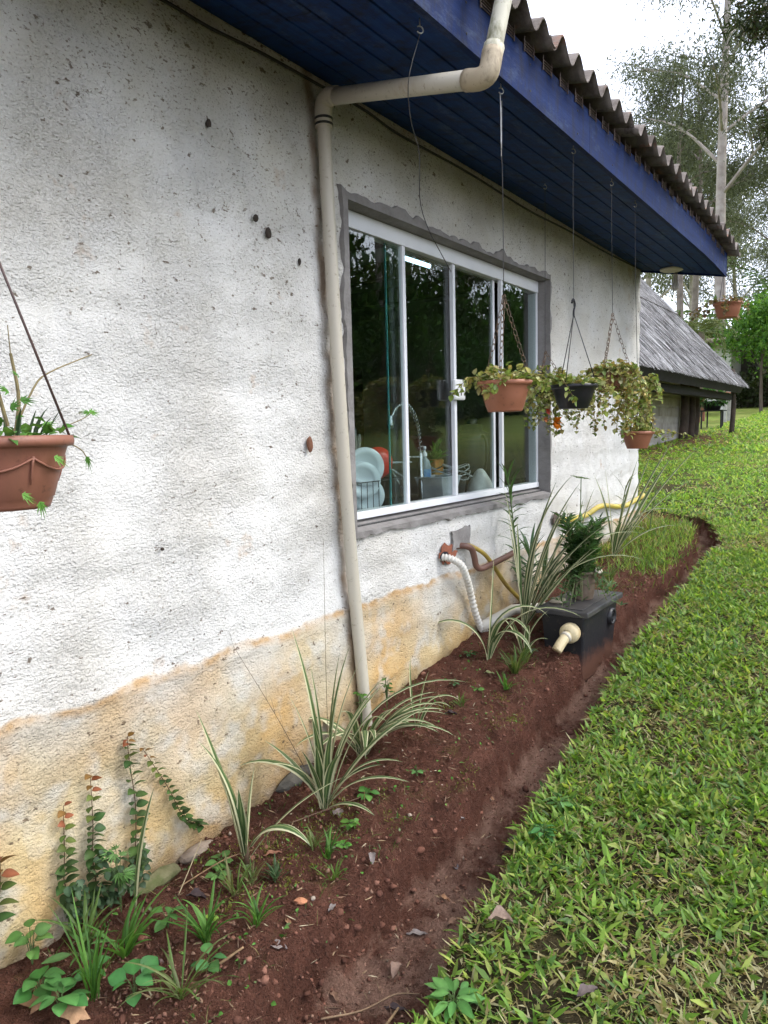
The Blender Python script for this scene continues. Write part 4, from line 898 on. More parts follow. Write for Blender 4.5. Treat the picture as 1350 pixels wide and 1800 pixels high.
leafy_weed('broad green leaf weed in front of the corner clump', .30, .93, 8, .050, .05, pal=[(.06, .20, .05), (.10, .27, .07)], W=.85)
leafy_weed('pale lobed leaf seedling in front of the fig runners', .10, 1.25, 9, .045, .19, pal=[(.13, .27, .07), (.17, .31, .10)], lob=True)
leafy_weed('clover like weed behind the large strap plant', .36, 2.16, 9, .032, .02, pal=[(.09, .24, .05), (.13, .29, .06)])
leafy_weed('small bright clover patch on the mid bank', .47, 1.87, 8, .022, .015, pal=[(.12, .30, .05)])
leafy_weed('tiny dark leaved seedlings near the ribbed hose', .23, 3.08, 8, .022, .02, pal=[(.05, .11, .05), (.07, .14, .06)])
leafy_weed('yellow green mossy rosette near the bottom left', .36, 1.36, 14, .020, .012, pal=[(.20, .34, .04), (.25, .38, .05)])
leafy_weed('green creeper at the plinth beyond the downpipe', .07, 2.72, 12, .026, .14, pal=[(.06, .14, .03), (.08, .18, .04)])
leafy_weed('small leafy weed at the wall foot beside the downpipe', .07, 2.52, 9, .026, .18, pal=[(.08, .19, .03)])
grass_weed('leafy grass weed leaning over the fig mat', .15, 1.10, 12, .14, .009, pal=[(.12, .22, .05), (.16, .26, .07)])
grass_weed('sprawling thin grass weed right of the crinkled leaf weed', .52, 1.13, 16, .15, .006, (20, 60), (60, 120), pal=[(.13, .22, .05), (.20, .24, .09)])
grass_weed('low grass tuft between the rosette and the star shaped weed', .33, 1.50, 12, .10, .006, pal=[(.13, .20, .05), (.22, .22, .09)])
grass_weed('grass sprout under the first strap plant', .34, 1.56, 9, .08, .005, pal=[(.13, .20, .05), (.24, .22, .10)])
leafy_weed('small glossy weed left of the crinkled leaf weed', .27, 1.03, 8, .036, .05, pal=[(.07, .20, .05), (.10, .25, .07)], W=.6)
leafy_weed('two leaved seedling beside the upright strap leaf', .28, 1.28, 5, .034, .05, pal=[(.08, .21, .05), (.12, .27, .07)])
leafy_weed('broad seedling at the wall foot in the left corner', .08, .98, 8, .040, .10, pal=[(.10, .23, .05), (.14, .28, .07)])
leafy_weed('pale weed with long leaves low on the left', .20, 1.06, 7, .060, .05, pal=[(.12, .24, .07), (.09, .19, .05)], W=.3)
grass_weed('grass clump at the bank top left of the outlet elbow', .40, 3.52, 14, .10, .006, pal=[(.12, .20, .04), (.18, .22, .07)])
grass_weed('small grass tuft on the bed between the downpipe and the hose', .33, 2.95, 10, .07, .005, pal=[(.13, .20, .05)])
grass_weed('sparse grass tuft below the clover patch', .55, 1.72, 9, .07, .005, pal=[(.13, .22, .04)])
grass_weed('dry pale grass tuft beyond the black box', .45, 4.75, 14, .14, .006, pal=[(.30, .27, .12), (.16, .22, .06)])
grass_weed('green grass clump on the bed past the potted plant', .35, 5.05, 18, .14, .007, pal=[(.13, .22, .05), (.19, .26, .07)])
leafy_weed('single round seedling mid bed below the downpipe clump', .46, 2.36, 4, .026, .04, pal=[(.11, .24, .07)])
leafy_weed('creeping green weed on the moss by the bank', .42, 1.98, 10, .026, .015, pal=[(.12, .28, .05), (.16, .32, .06)])
leafy_weed('small weed beside the ribbed hose foot', .14, 3.40, 8, .03, .03, pal=[(.07, .17, .05)])
leafy_weed('lone green leaf sprout near the hanging strap leaves', .33, 3.12, 4, .03, .02, pal=[(.13, .27, .06)])
leafy_weed('grey green seedling cluster beside the fountain plant', .40, 3.62, 9, .026, .03, pal=[(.10, .15, .09), (.13, .18, .11)])
LW = 'broad leaved weeds in the lawn'
leafy_weed('large leafy rosette in the lawn at the bottom edge by the ditch', LWX[0][0], LWX[0][1], 16, .050, .045, pal=[(.10, .27, .06), (.14, .32, .08)], W=.42, group=LW)
leafy_weed('dark green rosette in the lawn right of the ditch', LWX[1][0], LWX[1][1], 12, .036, .04, pal=[(.06, .19, .05), (.08, .23, .06)], W=.5, group=LW)
leafy_weed('pale rosette in the lawn just beyond the dark green one', LWX[2][0], LWX[2][1], 12, .038, .04, pal=[(.16, .32, .08), (.12, .27, .07)], W=.45, group=LW)
def moss():
    n = 90000; x = rng.uniform(.05, .75, n); y = 1.15+rng.random(n)*4.2; z, so, pr, s = ground(x, y, True)
    d = np.zeros(n)
    for (cx, cy, r) in ((.59, 2.98, .075), (.42, 1.95, .08), (.46, 1.72, .07), (.44, 1.62, .06), (.52, 2.1, .06), (.36, 1.42, .05), (.3, 1.9, .05), (.56, 2.85, .05), (.4, 2.2, .05), (.28, 2.9, .06)):
        d = np.maximum(d, 1-np.hypot(x-cx, y-cy)/r)
    d = np.maximum(d, np.clip(fbm(x*3.2, y*3.2, 4, 19)*5-.55, 0, .55)*(pr < .35)); ok = (rng.random(n) < d*.7) & (so > .5); x, y, z = x[ok], y[ok], z[ok]; k = len(x)
    v, f, c = blades(np.stack([x, y, z-.002], -1), rng.uniform(0, 6.28, k), rng.uniform(.005, .014, k), rng.uniform(.003, .007, k), rng.uniform(0, 1.2, k), rng.uniform(0, .8, k), shade([(.23, .24, .04), (.16, .19, .035), (.29, .28, .06)], k))
    n = 420; x2 = rng.uniform(.05, .72, n); y2 = 1.1+rng.random(n)**1.3*4; z2, so, pr, s = ground(x2, y2, True); ok = (so > .5) & (pr < .5); x2, y2, z2 = x2[ok], y2[ok], z2[ok]; k = len(x2)
    a = leafspray(np.stack([x2, y2, z2+.004], -1), np.stack([rng.normal(0, 1, k), rng.normal(0, 1, k), rng.uniform(.1, .9, k)], -1), rng.uniform(.008, .02, k), rng.uniform(.006, .014, k), shade(GRN+[(.15, .2, .08)], k), .2)
    n = 1500; x3 = rng.uniform(.04, .72, n); y3 = 1.0+rng.random(n)*4.4; z3, so, pr, s = ground(x3, y3, True); ok = (so > .5) & (pr < .4) & (fbm(x3*5, y3*5, 3, 77) > .03); x3, y3, z3 = x3[ok], y3[ok], z3[ok]; k = len(x3)
    b = blades(np.stack([x3, y3, z3-.003], -1), rng.uniform(0, 6.28, k), rng.uniform(.02, .055, k), rng.uniform(.002, .0045, k), rng.uniform(.1, 1.2, k), rng.uniform(0, 1, k), shade([(.12, .19, .04), (.26, .22, .09), (.09, .17, .035)], k))
    V, F, C = merge([(v, f, c), b]); o = mesh_np('moss', V, F, M['grass'], None, col=C); tag(o, 'yellow green moss and sprouting grass on the soil', 'moss', None, 'stuff')
    o = mesh_np('seedlings', a[0], a[1], M['leaf'], None, col=a[2]); tag(o, 'scattered tiny green seedlings over the soil bed', 'seedlings', None, 'stuff')
moss()
# ------------------------------------------------------------------ fallen leaves, twigs, stones
def dry_leaf(label, x, y, L, W, col, az, curl=.5, dz=.004, group='fallen leaves', pitch=.1, star=False):
    L *= 1.25; W *= 1.25; z = gz(x, y)+dz; c, s = math.cos(az), math.sin(az); V = []; F = []; K = 6
    if star:
        pts = []
        for k in range(11):
            a = k/11*6.28; r = (1 if k % 2 == 0 else .5)*L/2*(1.15-.25*math.cos(a)); pts.append((r*math.cos(a), r*math.sin(a)))
        V = [(x, y, z+.012)]+[(x+p*c-q*s, y+p*s+q*c, z+.018*math.sin(3*p/L+q*40)) for p, q in pts]; F = [(0, i, i % 11+1) for i in range(1, 12)]
    else:
        prof = [.04, .55, .92, 1, .8, .42, .03]
        for k in range(K+1):
            t = k/K
            for u in (-1, -.5, 0, .5, 1):
                p = (t-.5)*L; q = u*W/2*prof[k]; h = curl*W*(u*u*prof[k]*.5)+pitch*L*math.sin(t*3.1)*.6+.004*math.sin(k*2.1+u*3)
                V.append((x+p*c-q*s, y+p*s+q*c, z+h))
        F = [(k*5+j, k*5+j+1, (k+1)*5+j+1, (k+1)*5+j) for k in range(K) for j in range(4)]
    o = MB().add(V, F, col=col).build('fallen_leaf', M['dryleaf'], smooth=True); tag(o, label, 'leaf', group); return o
TAN, BRN, GRY, DRK, PALE = (.40, .22, .12), (.24, .14, .09), (.26, .22, .20), (.07, .05, .05), (.42, .34, .25)
dry_leaf('large tan star shaped leaf in the bottom left corner', .215, .935, .085, .07, TAN, .6, dz=.02, star=True)
dry_leaf('smaller tan star shaped leaf at the bottom edge', .345, .945, .055, .05, (.44, .26, .14), 2.0, dz=.015, star=True)
dry_leaf('cupped brown leaf lying on the grass by the ditch', 1.108, 1.775, .055, .042, (.33, .24, .18), .4, .9, .03)
dry_leaf('dark grey leaf half sunk in the lawn grass', 1.40, 1.66, .05, .026, (.14, .11, .10), 1.0, .5, .03)
dry_leaf('dark wet leaf lying on the ditch floor beside the long twig', .875, 1.58, .055, .018, DRK, .35, .6)
dry_leaf('slender grey leaf on the ditch wall above the long twig', .77, 1.86, .055, .020, GRY, .5, .4)
dry_leaf('pale folded brown leaf standing in the ditch', .80, 1.70, .05, .028, (.30, .20, .15), 1.7, .8, pitch=.4)
dry_leaf('large brown leaf under the overhanging turf', .95, 1.72, .075, .045, (.27, .19, .14), .5, .7)
dry_leaf('pale tan leaf in the ditch near the dark hole', .93, 2.10, .055, .032, PALE, 1.9, .6)
dry_leaf('grey pointed leaf upright on the bank edge', .60, 1.86, .05, .02, GRY, 2.2, .5, .008, pitch=.5)
dry_leaf('dark narrow leaf on the bank below the grey pointed one', .71, 2.22, .06, .018, (.12, .10, .10), -.5, .5)
dry_leaf('small grey leaf upright high on the bank', .68, 2.32, .035, .012, GRY, 1.4, .4, .006, pitch=.5)
dry_leaf('dark crumpled leaves clump in the ditch under the lawn edge', .87, 2.36, .065, .045, (.10, .08, .075), .2, 1.2, .01, pitch=.5)
dry_leaf('flat grey leaf at the bottom of the bed near the picture edge', .60, 1.40, .05, .026, (.27, .22, .20), .3, .3)
dry_leaf('grey leaf lying behind the first strap plant', .33, 2.02, .05, .035, (.24, .19, .17), 2.0, .3, .006)
dry_leaf('dark curled leaf on the soil beyond the small three leaved plant', .33, 2.86, .045, .02, DRK, .3, .7)
dry_leaf('reddish brown leaf on the soil near the first strap plant base', .30, 1.70, .05, .018, (.28, .13, .08), .9, .5, .006)
dry_leaf('black brown leaf beside the round leaved rosette', .24, 1.42, .055, .028, DRK, .4, .8, .006)
dry_leaf('white bleached leaf at the ditch edge in front of the black box', .80, 3.36, .045, .022, (.55, .50, .42), .3, .4, .01)
dry_leaf('cream dry leaf on the grass edge below the black box', .83, 3.50, .045, .024, (.60, .54, .40), 1.1, .4, .02)
dry_leaf('pale green fallen leaf on the soil by the hanging strap leaves', .30, 3.30, .05, .025, (.34, .36, .16), .2, .3, .006)
for k, (x, y) in enumerate(((.62, 1.62), (.70, 1.52), (.79, 2.55), (.83, 2.75), (.90, 1.45), (.55, 1.5), (.66, 2.6), (.85, 1.95), (.79, 3.05), (.7, 4.9), (.72, 5.2), (.7, 5.7), (.71, 6.2), (.76, 2.05), (.9, 1.3))):
    dry_leaf('small dry leaf scrap lying in the ditch soil', x, y, RA.uniform(.028, .045), RA.uniform(.011, .02), RA.choice([BRN, PALE, GRY, TAN]), RA.uniform(0, 6.28), .5, group='leaf scraps in the ditch')
def twig(label, P, r, col=(.30, .20, .12)):
    P = [(x, y, gz(x, y)+.006+h) for x, y, h in P]; o = MB().tube(spline(P, 16), np.linspace(r, r*.6, 16), 6, col=col).build('twig', M['stem'], smooth=True); tag(o, label, 'twig', 'twigs on the soil')
twig('long curved brown twig lying along the ditch floor', [(.735, 1.42, 0), (.80, 1.52, .02), (.86, 1.60, .02), (.905, 1.66, 0)], .0032)
twig('pale dead strap leaf strip lying on the ditch floor', [(.88, 1.40, 0), (.89, 1.50, .006), (.885, 1.58, .01)], .006, (.42, .28, .15))
twig('short tan stick on the soil at the bottom', [(.50, 1.27, 0), (.55, 1.32, .003)], .005, (.40, .26, .14))
twig('dry reddish twig by the first strap plant', [(.16, 1.42, .01), (.22, 1.56, .03), (.25, 1.66, .02)], .0025, (.30, .18, .10))
twig('thin pale twig leaning near the rosette weed', [(.18, 1.40, 0), (.17, 1.47, .06), (.16, 1.52, .10)], .002, (.42, .34, .2))
twig('dark thin twig under the large strap plant', [(.22, 1.88, .005), (.30, 2.0, .01), (.36, 2.12, .01)], .002, (.22, .14, .09))
def rock(name, label, cat, x, y, s, mat, rz=0., dz=0., group=None):
    import bmesh
    bm = bmesh.new(); bmesh.ops.create_icosphere(bm, subdivisions=2, radius=1.0); z = gz(x, y)+dz; r = random.Random(int(x*1000+y*77))
    off = [r.uniform(-9, 9) for _ in range(3)]
    for v in bm.verts:
        p = v.co; k = 1+.5*(vnoise(np.array([p.x*1.7+off[0]]), np.array([p.y*1.7+p.z*1.3+off[1]]), 3)[0]-.5); q = Vector((p.x*s[0]*k, p.y*s[1]*k, p.z*s[2]*k))
        c, sn = math.cos(rz), math.sin(rz); v.co = (x+q.x*c-q.y*sn, y+q.x*sn+q.y*c, z+q.z)
    me = bpy.data.meshes.new(name); bm.to_mesh(me); bm.free(); o = link(name, me, mat); tag(o, label, cat, group); return o
rock('brick_shard', 'orange brick shard on the soil at the bank edge', 'stone', .535, 1.573, (.022, .014, .010), M['brick'], .5, .006)
rock('pebble', 'small tan pebble beside the orange brick shard', 'stone', .56, 1.605, (.008, .008, .006), M['stone'], 0, .003)
rock('pebble', 'small round brown pebble near the bottom left', 'stone', .36, 1.19, (.009, .008, .008), plain('brown_stone', (.14, .09, .08), rough=.8), 0, .004)
rock('foundation_stone', 'long pale stone poking out at the foot of the plinth', 'stone', .045, 1.60, (.035, .075, .022), M['stone'], 0, .0)
rock('foundation_stone', 'mossy rough stone under the plinth left of the pale one', 'stone', .045, 1.42, (.035, .09, .028), plain('mossy_stone', (.20, .18, .10), (.10, .11, .04), 20, .95, .006), 0, .0)
rock('foundation_stone', 'dark stone block at the plinth foot behind the large strap plant', 'stone', .04, 2.12, (.03, .12, .04), plain('dark_stone', (.12, .11, .09), (.06, .055, .045), 14, .95, .006), 0, .01)
for i, (x, y, s) in enumerate(((.73, 3.30, .02), (.76, 4.55, .018), (.70, 4.75, .022), (.74, 5.05, .016), (.86, 3.62, .02), (.68, 4.45, .015))):
    rock('soil_clod', 'loose lump of red soil on the ditch floor', 'soil clod', x, y, (s, s*.8, s*.6), plain('clod', (.11, .045, .03), (.07, .03, .02), 30, .95, .006), i, .004, 'soil clods in the ditch')

# ------------------------------------------------------------------ wall services
HW = thing('wall_hole', 'ragged hole broken in the plaster showing red brick and dark core', 'hole', (.0, 3.4, .76))
rr = random.Random(2); ring = [(.009, 3.40+.095*math.cos(t)*rr.uniform(.7, 1.2), .752+.052*math.sin(t)*rr.uniform(.65, 1.25)) for t in np.linspace(0, 6.28, 25)[:-1]]
MB().poly(ring, .004, (1, 0, 0)).build('broken_brick', plain('old_brick', (.30, .10, .055), (.20, .075, .045), 30, .95, .006), HW)
ring = [(.0135, 3.365+.045*math.cos(t), .742+.026*math.sin(t)) for t in np.linspace(0, 6.28, 13)[:-1]]; MB().poly(ring, .002, (1, 0, 0)).build('core', M['gap'], HW)
ring = [(.008, 3.555+max(-.1, min(.1, .15*math.cos(t)))*rr.uniform(.85, 1.12), .815+max(-.055, min(.055, .085*math.sin(t)))*rr.uniform(.8, 1.2)) for t in np.linspace(.1, 6.38, 29)[:-1]]
tag(MB().poly(ring, .010, (1, 0, 0)).build('cement_patch', M['cement']), 'grey cement patch on the wall above the brown pipe', 'cement patch')
# white ribbed hose
A = spline([(-.02, 3.345, .738), (.05, 3.36, .735), (.085, 3.42, .69), (.075, 3.50, .60), (.06, 3.57, .50), (.055, 3.63, .38), (.05, 3.70, .285), (.055, 3.75, .245)], 150)
rad = .0180+.0034*np.sin(np.arange(150)*2*math.pi/4.6); tag(MB().tube(A, rad, 14).build('ribbed_hose', plain('white_hose', (.68, .66, .60), (.56, .52, .44), 9, .45), smooth=True), 'white ribbed drain hose bending out of the wall hole', 'hose')
tag(MB().tube([(.05, 3.70, .285), (.12, 3.98, .335), (.38, 4.2, .34)], .031, 16).build('drain_pipe', plain('pale_pvc', (.66, .63, .55), (.56, .52, .43), 8, .45), smooth=True), 'short cream pipe lying on the soil from the hose to the black box', 'pipe')
tag(MB().tube(spline([(-.02, 3.53, .772), (.03, 3.55, .774), (.05, 3.60, .752), (.055, 3.625, .70), (.056, 3.64, .655), (.065, 3.665, .632), (.08, 3.72, .634), (.09, 3.95, .655), (.09, 4.05, .665)], 40), .0175, 12).build('brown_pipe', plain('brown_pvc', (.17, .085, .06), (.12, .06, .045), 9, .5), smooth=True), 'brown plastic pipe with two bends out of the wall', 'pipe')
tag(MB().tube(spline([(-.02, 3.60, .765), (.03, 3.63, .762), (.06, 3.74, .70), (.065, 3.86, .60), (.07, 3.98, .49), (.08, 4.10, .40), (.10, 4.22, .30)], 40), .0125, 10).build('yellow_hose', plain('yellow_hose', (.42, .31, .06), (.30, .20, .05), 9, .5), smooth=True), 'dull yellow garden hose hanging down behind the brown pipe', 'hose')
tag(MB().tube(spline([(.0, 4.93, .752), (.025, 4.99, .752), (.03, 5.25, .742), (.03, 5.51, .742), (.03, 5.75, .775), (.03, 5.95, .77), (.03, 6.25, .735), (.03, 6.52, .722), (.03, 6.75, .742), (.04, 6.96, .768), (.0, 7.05, .775)], 50), .021, 10).build('yellow_conduit', plain('yellow_conduit', (.62, .50, .09), (.52, .38, .08), 8, .4), smooth=True), 'bright yellow corrugated conduit along the wall to the far corner', 'conduit')
tag(MB().poly([(.02, 4.90+.055*math.cos(t), .775+.05*math.sin(t)) for t in np.linspace(0, 6.28, 9)[:-1]], .006, (1, 0, 0)).build('conduit_hole', plain('dark_plaster', (.12, .09, .07), rough=.9)), 'dark chipped hole where the yellow conduit enters the wall', 'hole')
# ------------------------------------------------------------------ black inspection box
BX = thing('black_box', 'black plastic grease trap box half buried by the ditch', 'drain box', (.52, 4.02, .1))
bx0, bx1, by0, by1 = .385, .655, 3.735, 4.31
def taper(z0, z1, d0, d1):
    V = [(bx0+d0, by0+d0, z0), (bx1-d0, by0+d0, z0), (bx1-d0, by1-d0, z0), (bx0+d0, by1-d0, z0), (bx0+d1, by0+d1, z1), (bx1-d1, by0+d1, z1), (bx1-d1, by1-d1, z1), (bx0+d1, by1-d1, z1)]
    return MB().add(V, [(0, 3, 2, 1), (4, 5, 6, 7), (0, 1, 5, 4), (1, 2, 6, 5), (2, 3, 7, 6), (3, 0, 4, 7)])
def muddy():
    t = NT('muddy_black_plastic'); X, Y, Z = t.sep(); zz = t.math('ADD', Z, t.math('MULTIPLY', t.math('SUBTRACT', t.noise(14, 4, .7), .5), .22))
    c = t.mix(t.ramp(zz, [(.12, .8), (.20, 0)]), (.016, .016, .018), (.15, .07, .045)); c = t.mix(t.ramp(t.noise(30, 4, .7), [(.58, 0), (.70, .5)]), c, (.10, .07, .05))
    return t.done(c, .5, t.bump(t.noise(60, 3), .4, .002), .35)
taper(.02, .400, .035, .012).build('body', muddy(), BX, bevel=.012)
lid = MB().box((bx0-.012, by0-.012, .401), (bx1+.014, by1+.014, .432)).build('lid', plain('dusty_black_plastic', (.03, .03, .032), (.075, .07, .065), 6, .5, .001), BX, bevel=.006)
MB().box((bx0+.03, by0+.03, .4325), (bx1-.03, by1-.03, .438)).build('lid_panel', plain('dusty_black', (.035, .034, .034), (.09, .08, .072), 5, .55), lid, bevel=.002)
for (cx, cy, ax) in ((bx1-.016, 4.18, (1, 0, 0)),):
    MB().lathe([(.001, .012), (.034, .012), (.036, .020), (.048, .022), (.050, .0), (.052, -.02)], (cx, cy, .315), 24, ax).build('socket', M['blackpl'], BX, smooth=True)
    MB().lathe([(.020, .0225), (.024, .026), (.028, .0225)], (cx-.006, cy, .315), 24, ax).build('socket_ring', M['blackpl'], BX, smooth=True)
OE = thing('outlet_elbow', 'cream pipe elbow with flared collar on the front of the black box', 'pipe', (.57, 3.66, .30))
d = nrm(np.array((-.03, -.13, -.055))); 
MB().lathe([(.001, 0), (.044, 0), (.052, .006), (.054, .018), (.053, .045), (.047, .056), (.027, .066)], (.575, 3.745, .318), 28, tuple(-np.array((.05, 1, .05))*1.0)).build('collar', stained_white('aged_pvc', (.60, .50, .30), (.40, .27, .12), .5, .7), OE, smooth=True)
MB().tube(spline([(.574, 3.70, .316), (.568, 3.66, .302), (.556, 3.625, .274), (.546, 3.60, .245)], 16), .027, 20).build('bend', stained_white('aged_pvc2', (.60, .50, .30), (.40, .27, .12), .52, .7), OE, smooth=True)
MB().tube([(.571, 3.676, .309), (.567, 3.660, .302)], .031, 20).build('ring', M['pvc'], OE, smooth=True)

# potted succulent on the box lid
PP = thing('potted_plant', 'brown pot of bushy narrow leaved plant standing on the black box', 'potted plant', (.53, 4.03, .438))
pot_mesh((.53, 4.03, .605), .078, .058, .165, plain('old_brown_pot', (.13, .085, .06), (.20, .15, .11), 14, .7), PP)
def rosette_shoots(c, n, hmin, hmax, L, pal, spread, lean=.35, az=None):
    lst = []; st = MB()
    for k in range(n):
        a = rng.uniform(0, 6.28) if az is None else math.radians(az[k % len(az)])+rng.normal(0, .2); h = rng.uniform(hmin, hmax); r = spread*math.sqrt(rng.random())
        b = np.array(c)+np.array((r*math.cos(a), r*math.sin(a), 0)); t = b+np.array((math.cos(a)*lean*abs(h)*rng.uniform(.3, 1.3), math.sin(a)*lean*abs(h)*rng.uniform(.3, 1.3), h)); A = spline([b, (b+t)/2+np.array((0, 0, .03 if h > 0 else .05)), t], 12); st.tube(A, .002, 4, col=(.14, .17, .07))
        m = max(10, int(abs(h)/.009)); q = rng.random(m); P = np.array([A[min(11, int(u*12))] for u in q]); aa = rng.uniform(0, 6.28, m); D = np.stack([np.cos(aa), np.sin(aa), rng.uniform(.3, 1.2, m)], -1); s = rng.uniform(.7, 1.2, m)
        lst.append(leafspray(P, D, L*s, L*.2*s, shade(pal, m), .2))
    return merge(lst), st
(v, f, k), st = rosette_shoots((.53, 4.03, .60), 46, .10, .30, .075, [(.06, .14, .035), (.09, .19, .05), (.045, .10, .03)], .06)
mesh_np('foliage', v, f, M['leaf'], PP, col=k, smooth=True); st.build('shoot', M['stem'], PP)
(v, f, k), st = rosette_shoots((.53, 4.03, .60), 30, -.19, -.07, .055, [(.08, .16, .05), (.11, .20, .07), (.05, .10, .035)], .075, .9, (200, 240, 280, 300, 330, 215, 20, 260))
mesh_np('hanging_shoots', v, f, M['leaf'], PP, col=k, smooth=True)['kind'] = 'stuff'; st.build('shoot', M['stem'], PP)
MB().lathe([(.001, .0), (.02, .002), (.024, .012), (.021, .016), (.001, .010)], (.62, 4.02, .60), 14, (.5, -.3, .8)).build('shell', plain('shell', (.52, .46, .36), rough=.6), PP, smooth=True)
tag(rock('tile_piece', 'pale flat tile piece under the hanging shoots on the box lid', 'tile', .45, 3.86, (.05, .05, .018), plain('pale_tile', (.42, .36, .27), rough=.8), 0, .0), None); bpy.data.objects['tile_piece'].location.z = .452-gz(.45, 3.86)
# tall lily like plant and other leafy plants by the wall
def lily(label, x, y, h, n, L, lean=(0, 0), pal=GRN, wl=.016, tuft=.0):
    z = gz(x, y)-.01; T = thing('leafy_stem_plant', label, 'plant', (x, y, z), 'leafy plants by the wall'); A = spline([(x, y, z), (x+lean[0]*.4, y+lean[1]*.4, z+h*.5), (x+lean[0], y+lean[1], z+h)], 30)
    MB().tube(A, np.linspace(.006, .003, 30), 7, col=(.13, .19, .07)).build('stem', M['stem'], T, smooth=True)
    for k in range(n):
        t = .25+.75*(k/n)**.8; q = A[min(29, int(t*29))]; a = 2.4*k; up = t > .86
        V, F, uv = strap_leaf(q, a, L*RA.uniform(.7, 1.1)*(1.1 if up else .9), wl, math.radians(22 if up else 55), math.radians(60 if up else RA.uniform(95, 130)), 7, .2)
        MB().add(V, F, col=shade(pal, 1)[0]).build('leaf', M['leaf'], T, smooth=True)
lily('tall single stemmed plant with narrow drooping leaves below the window', .12, 4.10, .86, 40, .15, (-.02, -.14), [(.10, .19, .06), (.13, .22, .08), (.08, .15, .05)])
lily('bushy blue green leaf tuft between the brown pipe and the window', .10, 4.28, .34, 44, .22, (0, 0), [(.07, .14, .07), (.09, .17, .08)], .018)
lily('slim seedling with a flat leafy top behind the potted plant', .20, 4.88, .72, 5, .05, (.01, .0), [(.13, .20, .06)], .012)
T = thing('fern_frond', 'small flat fern frond on top of the slim seedling', 'plant', (.21, 4.88, 1.1)); zt = gz(.20, 4.88)+.70
n = 26; t = np.linspace(-1, 1, n); P = np.stack([.21+.02*t, 4.88+.13*t, zt+.012-.02*t], -1); v, f, k = leafspray(np.repeat(P, 2, 0), np.tile(np.array([(1, .3, -.1), (-1, .3, -.1)]), (n, 1)), np.repeat(.035*(1.05-np.abs(t)), 2), np.full(n*2, .010), shade([(.10, .19, .05), (.14, .24, .07)], n*2), .1)
mesh_np('foliage', v, f, M['leaf'], T, col=k)
lily('drooping narrow leaved stem near the far wall corner', .12, 5.95, .50, 14, .16, (.04, .1), [(.16, .19, .06)], .012)
lily('leafy sprig hanging by the house corner', .20, 6.6, .42, 18, .12, (.05, .02), [(.15, .22, .06), (.20, .25, .09)], .014)
# dark lumps and cocoon on the wall
def lump(label, y, z, s, mat, name='mud_nest', cat='mud nest'):
    o = rock(name, label, cat, .012, y, s, mat); o.location.z = z-gz(.012, y); return o
mud = plain('dark_mud', (.06, .045, .035), (.035, .028, .02), 40, .9)
lump('dark mud lump high on the wall left of the pipe elbow', 1.837, 2.461, (.010, .009, .015), mud)
lump('dark mud lump on the wall, upper of the pair left of the window', 2.048, 2.197, (.010, .011, .014), mud)
lump('dark mud lump on the wall, lower of the pair left of the window', 2.111, 2.155, (.010, .012, .020), mud)
lump('reddish brown cocoon stuck on the wall beside the downpipe', 2.306, 1.366, (.013, .014, .034), plain('cocoon', (.24, .10, .05), (.16, .07, .04), 40, .8), 'cocoon', 'cocoon')
lump('small dark nail head on the middle of the white wall', 1.546, 1.042, (.006, .006, .006), mud, 'nail', 'nail')
lump('dark speck of mud at the right beside the downpipe', 2.283, 2.081, (.006, .007, .016), mud)
# ------------------------------------------------------------------ things inside the kitchen window
porc = plain('porcelain', (.74, .78, .80), (.68, .73, .76), 3, .2, spec=.5)
def plate(label, y, z, r, lean):
    o = MB().lathe([(.001, 0), (r*.6, .002), (r*.68, .008), (r, .020), (r, .024), (r*.66, .012), (r*.58, .006), (.001, .005)], (-.27, y, z), 32, (1, lean, .12)).build('plate', porc, smooth=True)
    return tag(o, label, 'plate', 'plates in the dish rack')
plate('upper white plate standing in the dish rack', 3.055, 1.232, .100, -.75)
plate('white plate behind the upper one in the dish rack', 3.03, 1.165, .094, -.75)
plate('lower white plate standing in the dish rack', 3.065, 1.085, .092, -.75)
o = MB().lathe([(.001, 0), (.05, .001), (.076, .025), (.088, .06), (.090, .063), (.083, .06), (.07, .03), (.001, .010)], (-.28, 3.215, 1.232), 32, (-1, .75, .2)).build('red_bowl', plain('red_plastic', (.55, .02, .018), (.45, .015, .015), 4, .35), smooth=True); tag(o, 'red plastic bowl drying in the rack', 'bowl')
DR = thing('dish_rack', 'dark wire dish rack holding the plates and bowl', 'dish rack', (-.27, 3.15, .99)); m = MB()
for z in (1.01, 1.16): m.tube([(-.20, 2.92, z), (-.20, 3.34, z), (-.42, 3.34, z), (-.42, 2.92, z), (-.20, 2.92, z)], .003, 6)
m.build('rail', M['darkmetal'], DR); m = MB()
for k in range(9): m.tube([(-.20, 2.93+.05*k, 1.01), (-.20, 2.93+.05*k, 1.16)], .002, 5); m.tube([(-.20, 2.93+.05*k, 1.01), (-.42, 2.93+.05*k, 1.01)], .002, 5)
m.build('bars', M['darkmetal'], DR)
CT = thing('cutlery', 'steel whisk and tongs lying beside the red bowl', 'cutlery', (-.3, 3.35, 1.19))
for (a, b) in (((-.27, 3.27, 1.245), (-.27, 3.50, 1.235)), ((-.27, 3.30, 1.21), (-.27, 3.44, 1.15)), ((-.28, 3.29, 1.23), (-.28, 3.42, 1.09))): MB().tube([a, b], .006, 7).build('handle', M['steel'], CT)
